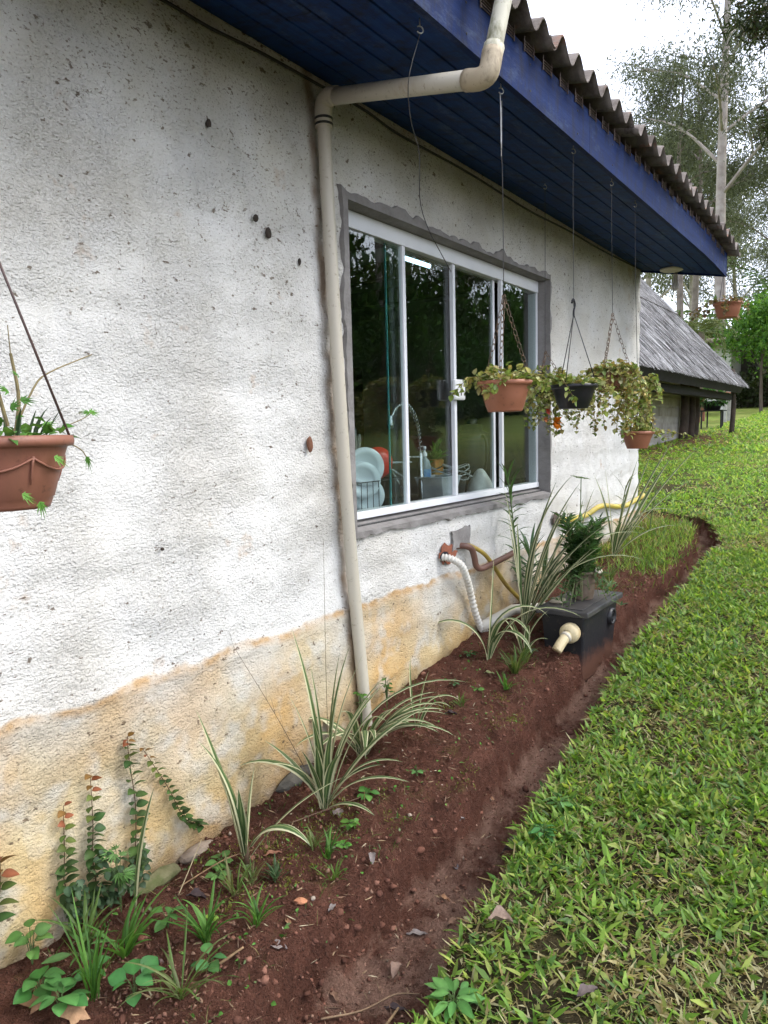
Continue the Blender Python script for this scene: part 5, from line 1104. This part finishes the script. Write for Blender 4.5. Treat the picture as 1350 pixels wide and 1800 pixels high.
# spring faucet
FC = thing('faucet', 'tall steel kitchen faucet with coiled spring neck', 'faucet', (-.30, 3.645, .985))
MB().lathe([(.03, 0), (.03, .02), (.018, .024), (.016, .29), (.014, .30)], (-.30, 3.648, .985), 20).build('body', M['steel'], FC, smooth=True)
A = spline([(-.30, 3.645, 1.27), (-.30, 3.63, 1.40), (-.30, 3.585, 1.50), (-.30, 3.50, 1.555), (-.30, 3.41, 1.54), (-.30, 3.36, 1.49)], 60)
MB().tube(A, .006, 8).build('neck', M['steel'], FC, smooth=True)
T_ = nrm(np.gradient(A, axis=0)); B_ = np.array((1., 0, 0)); H = []
A2 = spline(A[::6], 260); T2 = nrm(np.gradient(A2, axis=0))
for i, p in enumerate(A2):
    th = i/260*2*math.pi*24; nn = np.cross(T2[i], B_); H.append(p+.015*(math.cos(th)*B_+math.sin(th)*nn))
MB().tube(H, .0028, 5).build('spring', M['steel'], FC, smooth=True)
MB().lathe([(.001, 0), (.017, .0), (.020, .02), (.014, .06), (.012, .07)], (-.30, 3.345, 1.425), 16).build('spray_head', M['steel'], FC, smooth=True)
MB().tube([(-.30, 3.645, 1.262), (-.30, 3.46, 1.262)], .007, 8).build('holder_arm', M['steel'], FC, smooth=True)
# detergent bottle, grey bin, wrapped tub, jug, canister, packet, glove
BT = thing('detergent_bottle', 'clear plastic bottle with white cap and blue label', 'bottle', (-.33, 3.73, .985))
MB().lathe([(.034, .0), (.036, .02), (.036, .22), (.028, .25), (.014, .265), (.013, .275)], (-.33, 3.74, .985), 20).build('body', plain('clear_plastic', (.30, .36, .38), rough=.2), BT, smooth=True)
MB().lathe([(.037, .13), (.0372, .20)], (-.33, 3.74, .985), 20).build('label_band', plain('blue_label', (.05, .16, .38), (.2, .35, .5), 30, .4), BT, smooth=True)
MB().lathe([(.016, .275), (.016, .295), (.007, .30), (.007, .315), (.011, .318), (.011, .332), (.001, .335)], (-.33, 3.74, .985), 16).build('cap', M['alu'], BT, smooth=True)
GB = thing('grey_tub', 'grey translucent plastic tub on the counter', 'tub', (-.24, 3.77, .985)); mt = plain('grey_tub', (.42, .44, .46), rough=.35)
MB().add([(-.31, 3.68, .987), (-.17, 3.68, .987), (-.17, 3.80, .987), (-.31, 3.80, .987), (-.33, 3.63, 1.14), (-.15, 3.63, 1.14), (-.15, 3.855, 1.14), (-.33, 3.855, 1.14)], [(0, 3, 2, 1), (0, 1, 5, 4), (1, 2, 6, 5), (2, 3, 7, 6), (3, 0, 4, 7)]).build('body', mt, GB)
MB().tube([(-.33, 3.63, 1.14), (-.15, 3.63, 1.14), (-.15, 3.855, 1.14), (-.33, 3.855, 1.14), (-.33, 3.63, 1.14)], .005, 6).build('rim', mt, GB)
WB = thing('wrapped_tub', 'dark tub wrapped in crumpled clear film', 'tub', (-.30, 4.0, .985))
MB().lathe([(.001, 0), (.085, 0), (.105, .13), (.108, .135)], (-.31, 4.0, .987), 28).build('body', plain('dark_tub', (.06, .06, .055), rough=.4), WB, smooth=True)
t = np.linspace(0, 6.28, 60)
for k in range(5): MB().tube([(-.31+(.115+.02*rng.random())*math.cos(a), 4.0+(.13+.03*math.sin(3*a+k))*math.sin(a), 1.115+.018*k+.010*math.sin(5*a+k*2)) for a in t], .004, 5, cap=False).build('film_fold', plain('film', (.36, .38, .38), rough=.15), WB, smooth=True)
o = MB().lathe([(.001, 0), (.075, 0), (.088, .02), (.085, .06), (.062, .11), (.034, .155), (.016, .175), (.001, .177)], (-.22, 4.235, .985), 28).build('white_jug', plain('white_glaze', (.76, .77, .72), rough=.3), smooth=True); tag(o, 'white pear shaped jug behind the third pane', 'jug')
CN = thing('black_canister', 'large black lidded canister at the back of the counter', 'canister', (-.55, 4.72, .985)); bp = M['blackpl']
MB().lathe([(.001, 0), (.13, 0), (.14, .02), (.14, .36), (.13, .40), (.08, .42), (.075, .46), (.001, .465)], (-.52, 4.68, .985), 28).build('body', bp, CN, smooth=True)
MB().lathe([(.05, .465), (.052, .50), (.001, .502)], (-.52, 4.68, .985), 20).build('lid', bp, CN, smooth=True)
MB().tube(spline([(-.40, 4.62, 1.37), (-.36, 4.60, 1.33), (-.36, 4.60, 1.18), (-.40, 4.62, 1.12)], 12), .012, 8).build('handle', bp, CN, smooth=True)
PK = thing('seasoning_packet', 'green and orange food packet behind the middle stile', 'packet', (-.42, 4.03, .985))
MB().box((-.46, 3.98, .987), (-.40, 4.09, 1.23)).build('body', plain('orange_pack', (.42, .12, .03), (.30, .20, .04), 20, .4), PK, bevel=.01)
v, f, k = leafspray(np.tile(np.array([(-.43, 4.035, 1.23)]), (26, 1))+rng.normal(0, .012, (26, 3)), rng.normal(0, .6, (26, 3))+np.array((0, 0, 1.)), rng.uniform(.06, .13, 26), np.full(26, .035), shade(GRN, 26), .3); mesh_np('green_top', v, f, M['leaf'], PK, col=k, smooth=True)
GL = thing('rubber_glove', 'pale rubber glove drying upright behind the plates', 'glove', (-.34, 3.06, 1.2)); gm = plain('pale_rubber', (.22, .21, .19), rough=.7)
for k, (dy, h) in enumerate(((-.05, .07), (-.02, .11), (.01, .12), (.04, .09))): MB().tube(spline([(-.34, 3.06+dy*.6, 1.27), (-.34, 3.06+dy, 1.33), (-.34, 3.065+dy*1.25, 1.31+h)], 8), [.013]*6+[.011, .005], 8).build('finger', gm, GL, smooth=True)
MB().box((-.355, 3.01, 1.10), (-.325, 3.10, 1.295)).build('palm', gm, GL, bevel=.012)
o = MB().tube([(-.95, 4.52, 2.63), (-.95, 4.86, 2.63)], .016, 12).build('tube_lamp', None, smooth=True); t = NT('lamp_glow'); t.b.inputs['Emission Color'].default_value = (.55, .85, 1, 1); t.b.inputs['Emission Strength'].default_value = 2.0; o.data.materials.append(t.m)
tag(o, 'lit bluish fluorescent tube on the kitchen ceiling', 'lamp')
for y in (3.3, 4.3):
    pass
# round lamp and bulb under the far end of the soffit
SL = thing('soffit_lamp', 'round cream lamp plate under the far end of the blue soffit', 'lamp', (.315, 6.80, 2.75))
MB().lathe([(.001, -.018), (.070, -.018), (.098, -.008), (.10, .004), (.001, .006)], (.315, 6.78, sof(.315, 6.78)-.006), 28).build('plate', plain('cream_plate', (.55, .50, .38), rough=.5), SL, smooth=True)
# pale bulb on a cord below it
MB().lathe([(.016, -.02), (.020, -.05), (.022, -.085), (.026, -.10), (.030, -.125), (.024, -.15), (.001, -.162)], (.315, 6.90, sof(.315, 6.9)-.006), 18).build('bulb', plain('frosted_bulb', (.50, .48, .45), rough=.4), SL, smooth=True)
MB().tube([(.315, 6.90, sof(.315, 6.9)+.002), (.315, 6.90, sof(.315, 6.9)-.03)], .016, 10).build('socket', plain('lamp_socket', (.12, .11, .10), rough=.6), SL, smooth=True)
# ------------------------------------------------------------------ thatched hut
HUT = thing('thatched_hut', 'white hut with steep grey thatched roof beyond the house', 'hut', (-3, 15, 1.0))
def hut_white():
    t = NT('hut_plaster'); X, Y, Z = t.sep(); c = t.mix(t.ramp(t.noise(2.5, 5, .7), [(.4, 0), (.7, 1)]), (.52, .50, .46), (.33, .30, .26))
    w = t.n('ShaderNodeTexWave'); w.wave_type = 'BANDS'; w.bands_direction = 'Z'; w.inputs['Scale'].default_value = 2.4; w.inputs['Distortion'].default_value = .6; t.t.links.new(t.obj, w.inputs[0])
    return t.done(c, .9, t.bump(w.outputs['Fac'], .4, .03), .15)
hw = hut_white(); HE = 20.08
m = MB(); m.box((-2.50, 9.9, .2), (-2.32, 18.35, 2.95)); m.build('wall', hw, HUT)
for k in range(5): MB().box((-2.325, 9.9, 1.62+k*.24), (-2.300, 18.34, 1.625+k*.24+.19)).build('log', plain('pale_log', (.46, .43, .38), (.30, .27, .22), 3, .85, .006), HUT, bevel=.02)
MB().box((-6.2, 18.35, .2), (-2.32, 18.5, 3.2)).build('end_wall', hw, HUT)
MB().box((-6.2, 9.75, .2), (-2.32, 9.9, 3.2)).build('near_wall', hw, HUT)
MB().box((-2.62, 18.55, .9), (-2.30, 19.0, 2.55)).build('door_panel', plain('pinkish_board', (.34, .25, .20), (.25, .18, .14), 6, .8), HUT)
for (x, y, r) in ((-2.2, 18.2, .10), (-2.15, 18.7, .08), (-2.2, 19.35, .09), (-1.45, 19.85, .06)):
    MB().tube(spline([(x, y, float(G(y))-.1), (x+.03, y+.05, float(G(y))+.7), (x, y, 2.75)], 8), [r*1.1, r, r*.95, r, r*.9, r, r*.9, r*.9], 10).build('post', plain('dark_post', (.09, .065, .05), (.05, .04, .03), 5, .9, .01), HUT, smooth=True)
sl_ = (5.07-2.38)/(3.61-1.2)
def rz_(x): return 2.36+(-1.2-x)*sl_
MB().add([(-1.30, 9.6, 2.14), (-1.30, HE-.05, 2.16), (-5.2, HE-.05, rz_(-5.2)-.32), (-5.2, 9.6, rz_(-5.2)-.32), (-1.2, 9.6, 2.36), (-1.2, HE, 2.38), (-5.2, HE, rz_(-5.2)), (-5.2, 9.6, rz_(-5.2))], [(0, 1, 2, 3), (4, 7, 6, 5), (0, 4, 5, 1), (1, 5, 6, 2), (3, 2, 6, 7), (0, 3, 7, 4)]).build('thatch_base', plain('thatch_under_shade', (.025, .022, .02), (.015, .013, .012), 6, .95), HUT)  # thickened and coloured near black as the shadow band under the eave
MB().add([(-5.2, 9.6, rz_(-5.2)), (-5.2, HE, rz_(-5.2)), (-9.2, HE, 2.3), (-9.2, 9.6, 2.3)], [(0, 1, 2, 3)]).build('rear_thatch', plain('thatch_rear', (.30, .29, .28), rough=.95), HUT)
MB().box((-1.62, 9.7, 2.0), (-1.44, HE-.1, 2.15)).build('eave_beam', plain('shade_dark_beam', (.02, .017, .015), rough=.9), HUT)  # beam coloured near black to merge with the painted eave shadow
n = 34000; L = rng.uniform(.2, .55, n); u = rng.random(n)*4.05; y = rng.uniform(9.6, HE+.03, n); x = -1.2-u; z = 2.37+u*sl_+.005+.055*rng.random(n)
dv = np.stack([np.ones(n), rng.normal(0, .09, n), np.full(n, -sl_)+rng.normal(0, .05, n)], -1); dv = nrm(dv); P = np.stack([x, y, z], -1); Wd = rng.uniform(.005, .014, n)
side = np.tile(np.array([0, 1., 0]), (n, 1))+rng.normal(0, .3, (n, 3)); side = nrm(side); Lc = np.minimum(L, (u+.10)*1.5)[:, None]
V = np.stack([P-side*Wd[:, None]/2, P+side*Wd[:, None]/2, P+dv*Lc+side*Wd[:, None]/2, P+dv*Lc-side*Wd[:, None]/2], 1).reshape(-1, 3); F = np.arange(n*4).reshape(-1, 4)
pal = np.array([(.48, .47, .46), (.36, .35, .345), (.62, .61, .60), (.20, .19, .18), (.11, .10, .095)]); cc = pal[rng.choice(5, n, p=[.3, .25, .2, .15, .1])]*rng.uniform(.8, 1.15, (n, 1))
M['thatch'] = colmat('thatch_straw', .85, .15)
o = mesh_np('thatch', V, F, M['thatch'], HUT, col=np.repeat(cc, 4, 0)); o['kind'] = 'stuff'
MB().tube([(-2.80, 9.6, rz_(-2.8)+.055), (-2.80, HE, rz_(-2.8)+.055)], .022, 6).build('thatch_batten', plain('dark_batten', (.07, .06, .055), rough=.9), HUT)
# ------------------------------------------------------------------ far white house, table, planter stand
FH = thing('far_house', 'small white house with brown tile roof behind the hut', 'house', (-5, 36, 2.1))
MB().box((-8.5, 34.2, 1.8), (-4.0, 38, 4.80)).build('wall', plain('far_white', (.72, .71, .68), (.62, .60, .55), 1, .9), FH)
MB().box((-4.0, 36.5, 1.8), (-2.2, 38, 4.5)).build('wing_wall', plain('far_dark', (.12, .10, .09), rough=.9), FH)
rfm = plain('old_roof_tile', (.26, .22, .18), (.16, .13, .11), 4, .9); RF = MB().box((-8.8, 33.4, 4.80), (-2.6, 38.4, 4.86)).build('roof', rfm, FH)
for k in range(30): MB().tube([(-8.7+.208*k, 33.35, 4.90), (-8.7+.208*k, 36.0, 5.10)], .09, 7).build('tile_row', plain('tile', (.42, .36, .28), (.28, .22, .17), 5, .9) if k == 0 else bpy.data.materials['tile'], RF, smooth=True)
for x in (-4.9, -4.2, -3.5, -2.9): MB().box((x-.06, 33.45, 4.62), (x+.06, 34.6, 4.78)).build('rafter', plain('rafter_wood', (.34, .28, .22), rough=.9) if x == -4.9 else bpy.data.materials['rafter_wood'], FH)
MB().box((-4.02, 34.05, 4.38), (-2.6, 34.2, 4.55)).build('porch_beam', plain('porch_beam', (.10, .075, .06), rough=.9), FH)
TB = thing('garden_table', 'reddish brown wooden table with pots beside the white house', 'table', (-2.85, 25.3, 1.5)); rb = plain('red_brown_wood', (.30, .12, .075), (.22, .09, .06), 5, .7)
MB().box((-3.35, 24.9, 2.27), (-2.48, 25.7, 2.42)).build('table_top', rb, TB)
for (x, y) in ((-3.3, 24.95), (-2.53, 24.95), (-3.3, 25.65), (-2.53, 25.65)): MB().box((x-.05, y-.05, 1.35), (x+.05, y+.05, 2.27)).build('leg', plain('white_leg', (.5, .48, .45), rough=.8) if x > -3 else rb, TB)
MB().box((-3.2, 25.6, 2.43), (-2.6, 25.68, 2.55)).build('backboard', plain('pale_board', (.48, .36, .28), rough=.8), TB)
for i, (x, s) in enumerate(((-3.15, .07), (-2.95, .09), (-2.72, .06))):
    T = thing('table_pot', ['left small plant pot on the garden table', 'middle small plant pot on the garden table', 'right small plant pot on the garden table'][i], 'plant pot', (x, 25.2, 2.42), 'pots on the garden table'); pot_mesh((x, 25.2, 2.42+s*1.4), s, s*.7, s*1.4, M['terra'], T)
    n = 60; v, f, k = leafspray(np.tile(np.array([(x, 25.2, 2.42+s*1.4)]), (n, 1))+rng.normal(0, s*.5, (n, 3)), rng.normal(0, 1, (n, 3))+np.array((0, 0, .8)), rng.uniform(.06, .12, n), np.full(n, .05), shade(GRN, n), .3); mesh_np('foliage', v, f, M['leaf'], T, col=k)
PS = thing('planter_stand', 'dark pot with green shrub on a metal stand past the hut', 'planter', (-2.3, 22, 1.3)); g0 = float(G(22)); iron = plain('black_iron', (.02, .02, .02), rough=.6)
for (x, y) in ((-2.55, 21.8), (-2.05, 21.8), (-2.5, 22.3), (-2.1, 22.3)): MB().tube([(x*1.0, y, g0-.02), (x*.985-.03, y, g0+.48)], .022, 6).build('leg', iron, PS)
MB().box((-2.62, 21.75, g0+.46), (-2.0, 22.35, g0+.49)).build('stand_top', iron, PS)
MB().lathe([(.001, 0), (.20, 0), (.27, .22), (.29, .24)], (-2.33, 22.05, g0+.49), 20).build('pot', M['blackpl'], PS, smooth=True)
n = 900; q = nrm(rng.normal(0, 1, (n, 3)))*np.array((.42, .42, .26))*rng.uniform(.5, 1, (n, 1))**.5; P = q+np.array((-2.33, 22.05, g0+.82)); v, f, k = leafspray(P, q+rng.normal(0, .2, (n, 3)), rng.uniform(.05, .1, n), rng.uniform(.03, .06, n), shade([(.05, .14, .03), (.08, .20, .04), (.03, .09, .02)], n), .3); mesh_np('foliage', v, f, M['leaf'], PS, col=k)
# ------------------------------------------------------------------ trees
bark = {}
def barkm(name, a, b): 
    if name not in bark: bark[name] = plain(name, a, b, 2.5, .9, .02, 9)
    return bark[name]
def quadleaf(P, D, L, W, col):
    n = len(P); D = nrm(D); S = nrm(np.cross(D, rng.normal(0, 1, (n, 3)))); V = np.stack([P, P+D*(L*.45)[:, None]+S*(W/2)[:, None], P+D*L[:, None], P+D*(L*.45)[:, None]-S*(W/2)[:, None]], 1)
    return V.reshape(-1, 3), np.arange(n*4).reshape(-1, 4), np.repeat(col, 4, 0)
def branch_tree(name, label, loc, H, r0, fork, spread, nl, leafL, leafW, pal, barkc, seed, group=None, droop=.4, nlimb=9, crown0=.45, cl=.055, cat='tree', lean=0., bulk=1.0, twin=False):
    """trunk + limbs + twigs, leaves in clumps round the twig ends; built at the origin"""
    R_ = np.random.default_rng(seed); T = thing(name, label, cat, loc, group); m = MB(); ends = []
    top = np.array((lean*H, 0, H)); tp = spline([(0, 0, -.3), (lean*H*.3+R_.normal(0, .006*H), R_.normal(0, .006*H), H*.35), (lean*H*.6+R_.normal(0, .01*H), R_.normal(0, .01*H), H*.7), top], 22)
    m.tube(tp, r0*np.linspace(1, .10, 22)**.9, 9)
    for k in range(nlimb):
        t = crown0+(1-crown0)*(k+.3)/nlimb*.97; b = tp[int(t*21)]; a = 2.4*k+R_.uniform(-.5, .5); l = spread*H*(1.15-.75*((t-crown0)/(1-crown0))**1.3)*R_.uniform(.7, 1.2); up = R_.uniform(.3, .9)
        e = b+np.array((math.cos(a)*l, math.sin(a)*l, up*l)); mid = (b+e)/2+np.array((0, 0, .12*l))
        A = spline([b, mid, e], 10); m.tube(A, r0*.40*(1.05-t)*np.linspace(1, .2, 10)+.012, 6)
        for j in range(6):
            s = A[3+j] if j < 6 else e; a2 = a+R_.uniform(-1.3, 1.3); l2 = l*R_.uniform(.25, .5); e2 = s+np.array((math.cos(a2)*l2, math.sin(a2)*l2, R_.uniform(-.15, .7)*l2)); B = spline([s, (s+e2)/2+np.array((0, 0, .08*l2)), e2], 5)
            m.tube(B, np.linspace(.03, .01, 5)*max(.4, H/25), 4); ends += [e2, B[3], (s+e2)/2]
        ends.append(e)
    ends.append(top)
    m.build('trunk', barkm(*barkc), T, smooth=True, local=True)
    E_ = np.array(ends); wgt = R_.uniform(.2, 1.8, len(E_)); wgt /= wgt.sum(); c = R_.choice(len(E_), nl, p=wgt); sg_ = cl*H*bulk
    P = E_[c]+R_.normal(0, 1, (nl, 3))*np.array((sg_, sg_, sg_*.8)); D = R_.normal(0, 1, (nl, 3)); D[:, 2] -= droop*2; s = R_.uniform(.6, 1.3, nl)
    pl = np.array(pal); cc = pl[(c*7+R_.integers(0, 2, nl)) % len(pl)]*R_.uniform(.75, 1.25, (nl, 1))
    v, f, k = quadleaf(P, D, leafL*s, leafW*s, cc); mesh_np('crown', v, f, M['farleaf'], T, col=k, local=True); return T
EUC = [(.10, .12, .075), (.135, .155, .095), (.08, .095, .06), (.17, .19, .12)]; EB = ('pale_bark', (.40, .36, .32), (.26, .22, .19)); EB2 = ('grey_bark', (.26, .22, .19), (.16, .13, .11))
e1 = branch_tree('eucalyptus_tree', 'tallest eucalyptus with pale forked trunk right of the eave', (-5.85, 42, float(G(42))), 30, .33, .5, .17, 40000, .24, .060, EUC, EB, 5, 'eucalyptus trees', .5, 18, .36, .020)
e2 = branch_tree('eucalyptus_tree', 'slim eucalyptus with double trunk behind the hut roof', (-8.8, 46, float(G(46))), 19, .26, .5, .15, 15000, .22, .06, EUC, EB2, 9, 'eucalyptus trees', .5, 11, .48, .028)
for (x, y, s, rz, lb) in ((-10.9, 55, .95, 1.2, 'grey trunked eucalyptus left of the double trunk'), (-9.2, 51, 1.05, 2.9, 'eucalyptus between the double trunk and the tall one'), (-13.2, 50, .85, 4.0, 'small eucalyptus just past the house corner'), (-4.6, 52, .9, .4, 'eucalyptus close behind the tall pale one'), (-2.2, 47, .95, 5.2, 'eucalyptus at the right edge of the picture'), (-3.2, 60, 1.2, 3.3, 'rearmost eucalyptus near the right edge')):
    copy_tree(e2, None, (x, y, float(G(y))), rz, s, lb)
far = branch_tree('eucalyptus_tree', 'hazy distant eucalyptus crown touching the roof line', (-19.5, 78, float(G(78))), 27, .4, .5, .22, 16000, .42, .12, [(.16, .18, .13), (.20, .22, .15), (.13, .15, .11)], EB, 21, 'eucalyptus trees', .4, 13, .33, .040)  # paler leaf colours paint the distance haze into these crowns
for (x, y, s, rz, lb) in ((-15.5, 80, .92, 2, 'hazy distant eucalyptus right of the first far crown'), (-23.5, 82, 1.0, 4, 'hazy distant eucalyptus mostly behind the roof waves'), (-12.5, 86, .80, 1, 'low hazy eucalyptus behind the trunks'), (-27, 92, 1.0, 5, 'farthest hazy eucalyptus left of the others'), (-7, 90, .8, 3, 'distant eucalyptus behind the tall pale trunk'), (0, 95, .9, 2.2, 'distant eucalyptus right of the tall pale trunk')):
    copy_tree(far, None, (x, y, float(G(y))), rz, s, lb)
# dark conifer reaching in at the top right
PT = branch_tree('conifer_tree', 'dark shaggy conifer branch reaching in at the top right', (.25, 26, float(G(26))), 14.5, .24, .5, .18, 26000, .24, .05, [(.030, .045, .014), (.05, .07, .018), (.06, .045, .025), (.022, .028, .012)], ('conifer_bark', (.12, .08, .06), (.07, .05, .04)), 33, None, .1, 14, .52, .024)
# citrus tree
CTR = branch_tree('citrus_tree', 'round bright green citrus tree on the far lawn', (-2.37, 31, float(G(31))-.02), 3.9, .07, .5, .27, 8000, .15, .07, [(.09, .22, .03), (.13, .28, .04), (.06, .16, .025), (.17, .33, .05)], ('citrus_bark', (.14, .11, .09), (.09, .07, .05)), 41, None, .1, 12, .36, .085)
for i in range(5):
    pass
# hedge and shrubs closing the lawn
def shrub(name, label, loc, size, n, L, pal, seed, group, cat='shrub'):
    R_ = np.random.default_rng(seed); T = thing(name, label, cat, loc, group); m = MB()
    for k in range(6):
        a = k*1.05; m.tube(spline([(0, 0, -.1), (.2*size[0]*math.cos(a), .2*size[1]*math.sin(a), size[2]*.4), (.5*size[0]*math.cos(a), .5*size[1]*math.sin(a), size[2]*.8)], 6), np.linspace(.05, .015, 6), 5)
    m.build('stem', barkm('shrub_bark', (.14, .10, .08), (.09, .07, .05)), T, local=True)
    nc = 46; C = nrm(R_.normal(0, 1, (nc, 3)))*R_.uniform(.35, 1, (nc, 1))**.6*np.array(size)*np.array((1, 1, .52))+np.array((0, 0, size[2]*.5)); c = R_.integers(0, nc, n)
    P = C[c]+R_.normal(0, 1, (n, 3))*np.array(size)*.13; P[:, 2] = np.maximum(P[:, 2], .02); D = R_.normal(0, 1, (n, 3))+nrm(P-np.array((0, 0, size[2]*.5)))*.8; pl = np.array(pal); cc = pl[c % len(pl)]*R_.uniform(.7, 1.3, (n, 1)); s = R_.uniform(.6, 1.3, n)
    v, f, k = quadleaf(P, D, L*s, L*.45*s, cc); mesh_np('crown', v, f, M['farleaf'], T, col=k, local=True); return T
SH = [(.05, .12, .025), (.08, .17, .035), (.11, .21, .045), (.04, .08, .02)]
s1 = shrub('garden_shrub', 'dark shrub behind the citrus trunk', (-1.6, 39, float(G(39))), (2.2, 1.4, 1.9), 3000, .22, [(.05, .075, .03), (.08, .10, .04), (.035, .05, .02)], 51, 'shrubs beyond the lawn')
copy_tree(s1, None, (-4.1, 39.5, float(G(39.5))), 1.3, .9, 'dark shrub between the far house and the citrus tree'); copy_tree(s1, None, (-2.9, 35.6, float(G(35.6))), .7, .8, 'dark shrub in front of the far house wing'); copy_tree(s1, None, (1.2, 40, float(G(40))), 2.2, 1.1, 'dark shrub right of the citrus tree')
s2 = shrub('garden_shrub', 'russet leaved shrub above the hut roof edge', (-5.4, 29.5, float(G(29.5))), (1.3, 1.2, 3.0), 3400, .22, [(.16, .10, .04), (.12, .12, .04), (.09, .10, .035), (.20, .12, .06)], 52, 'shrubs beyond the lawn')
s3 = shrub('garden_shrub', 'leafy green shrub under the tall palm', (-.9, 35.5, float(G(35.5))), (1.5, 1.2, 3.2), 3600, .24, [(.09, .16, .04), (.13, .21, .06), (.16, .22, .08), (.07, .11, .03)], 53, 'shrubs beyond the lawn')
copy_tree(s3, None, (-3.6, 40.5, float(G(40.5))), 1.1, 1.5, 'tall leafy shrub behind the far house roof'); copy_tree(s3, None, (-6.8, 39.5, float(G(39.5))), 2.4, 1.35, 'leafy shrub left of the far house behind the thatch'); copy_tree(s3, None, (-1.2, 43, float(G(43))), 3.0, 1.7, 'tall leafy shrub behind the feathery palm')
# palms
def palm(label, loc, H, nf, L, droop, pal, seed, r=.12, grp='palms'):
    R_ = np.random.default_rng(seed); T = thing('palm_tree', label, 'palm', loc, grp); MB().tube([(0, 0, -.2), (0.05, 0, H*.5), (0, 0, H)], [r*1.2, r, r*.9], 10).build('trunk', barkm('palm_bark', (.20, .16, .12), (.12, .09, .07)), T, smooth=True, local=True)
    lst = []
    for k in range(nf):
        a = 2.4*k; up = R_.uniform(.15, 1.35); A = []; p = np.array((0, 0, H)); th = math.pi/2-up; 
        for j in range(14):
            t = j/13; A.append(p.copy()); q = th+droop*t*1.5; p = p+np.array((math.sin(q)*math.cos(a), math.sin(q)*math.sin(a), math.cos(q)))*L/13
        A = np.array(A); m = 60; u = R_.uniform(.12, 1, m); P = np.array([A[min(13, int(x*13.99))] for x in u]); tang = nrm(np.gradient(A, axis=0)); tt = np.array([tang[min(13, int(x*13.99))] for x in u]); sd2 = np.array((-math.sin(a), math.cos(a), 0))*np.where(R_.random(m) < .5, 1, -1)[:, None]
        D = sd2*.8+tt*.7+np.array((0, 0, -.35)); ll = L*.30*(1.15-u); cc = np.array(pal)[R_.integers(0, len(pal), m)]*R_.uniform(.75, 1.25, (m, 1)); lst.append(quadleaf(P, D, ll, np.full(m, L*.022), cc))
        v, f, kk2 = lst.pop(); mesh_np('frond', v, f, M['farleaf'], T, col=kk2, local=True)
    return T
palm('tall feathery palm at the right edge above the citrus tree', (-2.15, 33.0, float(G(33))), 4.1, 20, 2.6, .7, [(.09, .17, .05), (.13, .22, .07), (.16, .22, .10)], 61)
palm('low fountain palm with pale drooping fronds above the far house', (-4.0, 28.5, float(G(28.5))), 3.0, 30, 1.45, 1.5, [(.22, .27, .11), (.17, .22, .08), (.28, .30, .14)], 62)
# trees to the right, which the window glass mirrors
g1 = shrub('hedge_shrub', 'big green shrub in the row across the lawn, nearest', (15.5, 17, float(G(17))-.4), (3.4, 2.6, 4.6), 6500, .30, SH, 71, 'shrub row across the lawn')
for i, (x, y, s, rz) in enumerate(((17, 22.5, 1.0, 1), (16, 28, 1.1, 2.1), (17.5, 33.5, .95, 3.3), (16, 39, 1.1, 4.4), (18, 45, 1.0, 5.2), (14, 50, 1.0, .5))):
    copy_tree(g1, None, (x, y, float(G(min(y, 30)))-.4), rz, s, 'big green shrub in the row across the lawn, '+['second', 'third', 'fourth', 'fifth', 'sixth', 'last'][i])
for i, (x, y, rz) in enumerate(((21, 21, 1), (22, 27, 2.1), (21, 33, 3.3), (23, 39, 4.4), (21, 45, 5.2), (22, 51, .5))):
    copy_tree(g1, None, (x, y, 1.2), rz, (1.35, 1.35, 2.3), 'tall bushy tree behind the shrub row, '+['first', 'second', 'third', 'fourth', 'fifth', 'sixth'][i])
for i, (x, y, s, rz) in enumerate(((19, 20, 1.2, 1.5), (21, 25, 1.25, 3.0), (19, 30, 1.2, 4.1), (22, 35, 1.3, .2), (20, 40, 1.2, 2.0), (23, 46, 1.2, 5.0), (21, 52, 1.2, .8))):
    copy_tree(e1, None, (x, y, 1.5), rz, s*.62, 'tall eucalyptus across the lawn behind the shrub row, '+['first', 'second', 'third', 'fourth', 'fifth', 'sixth', 'seventh'][i])
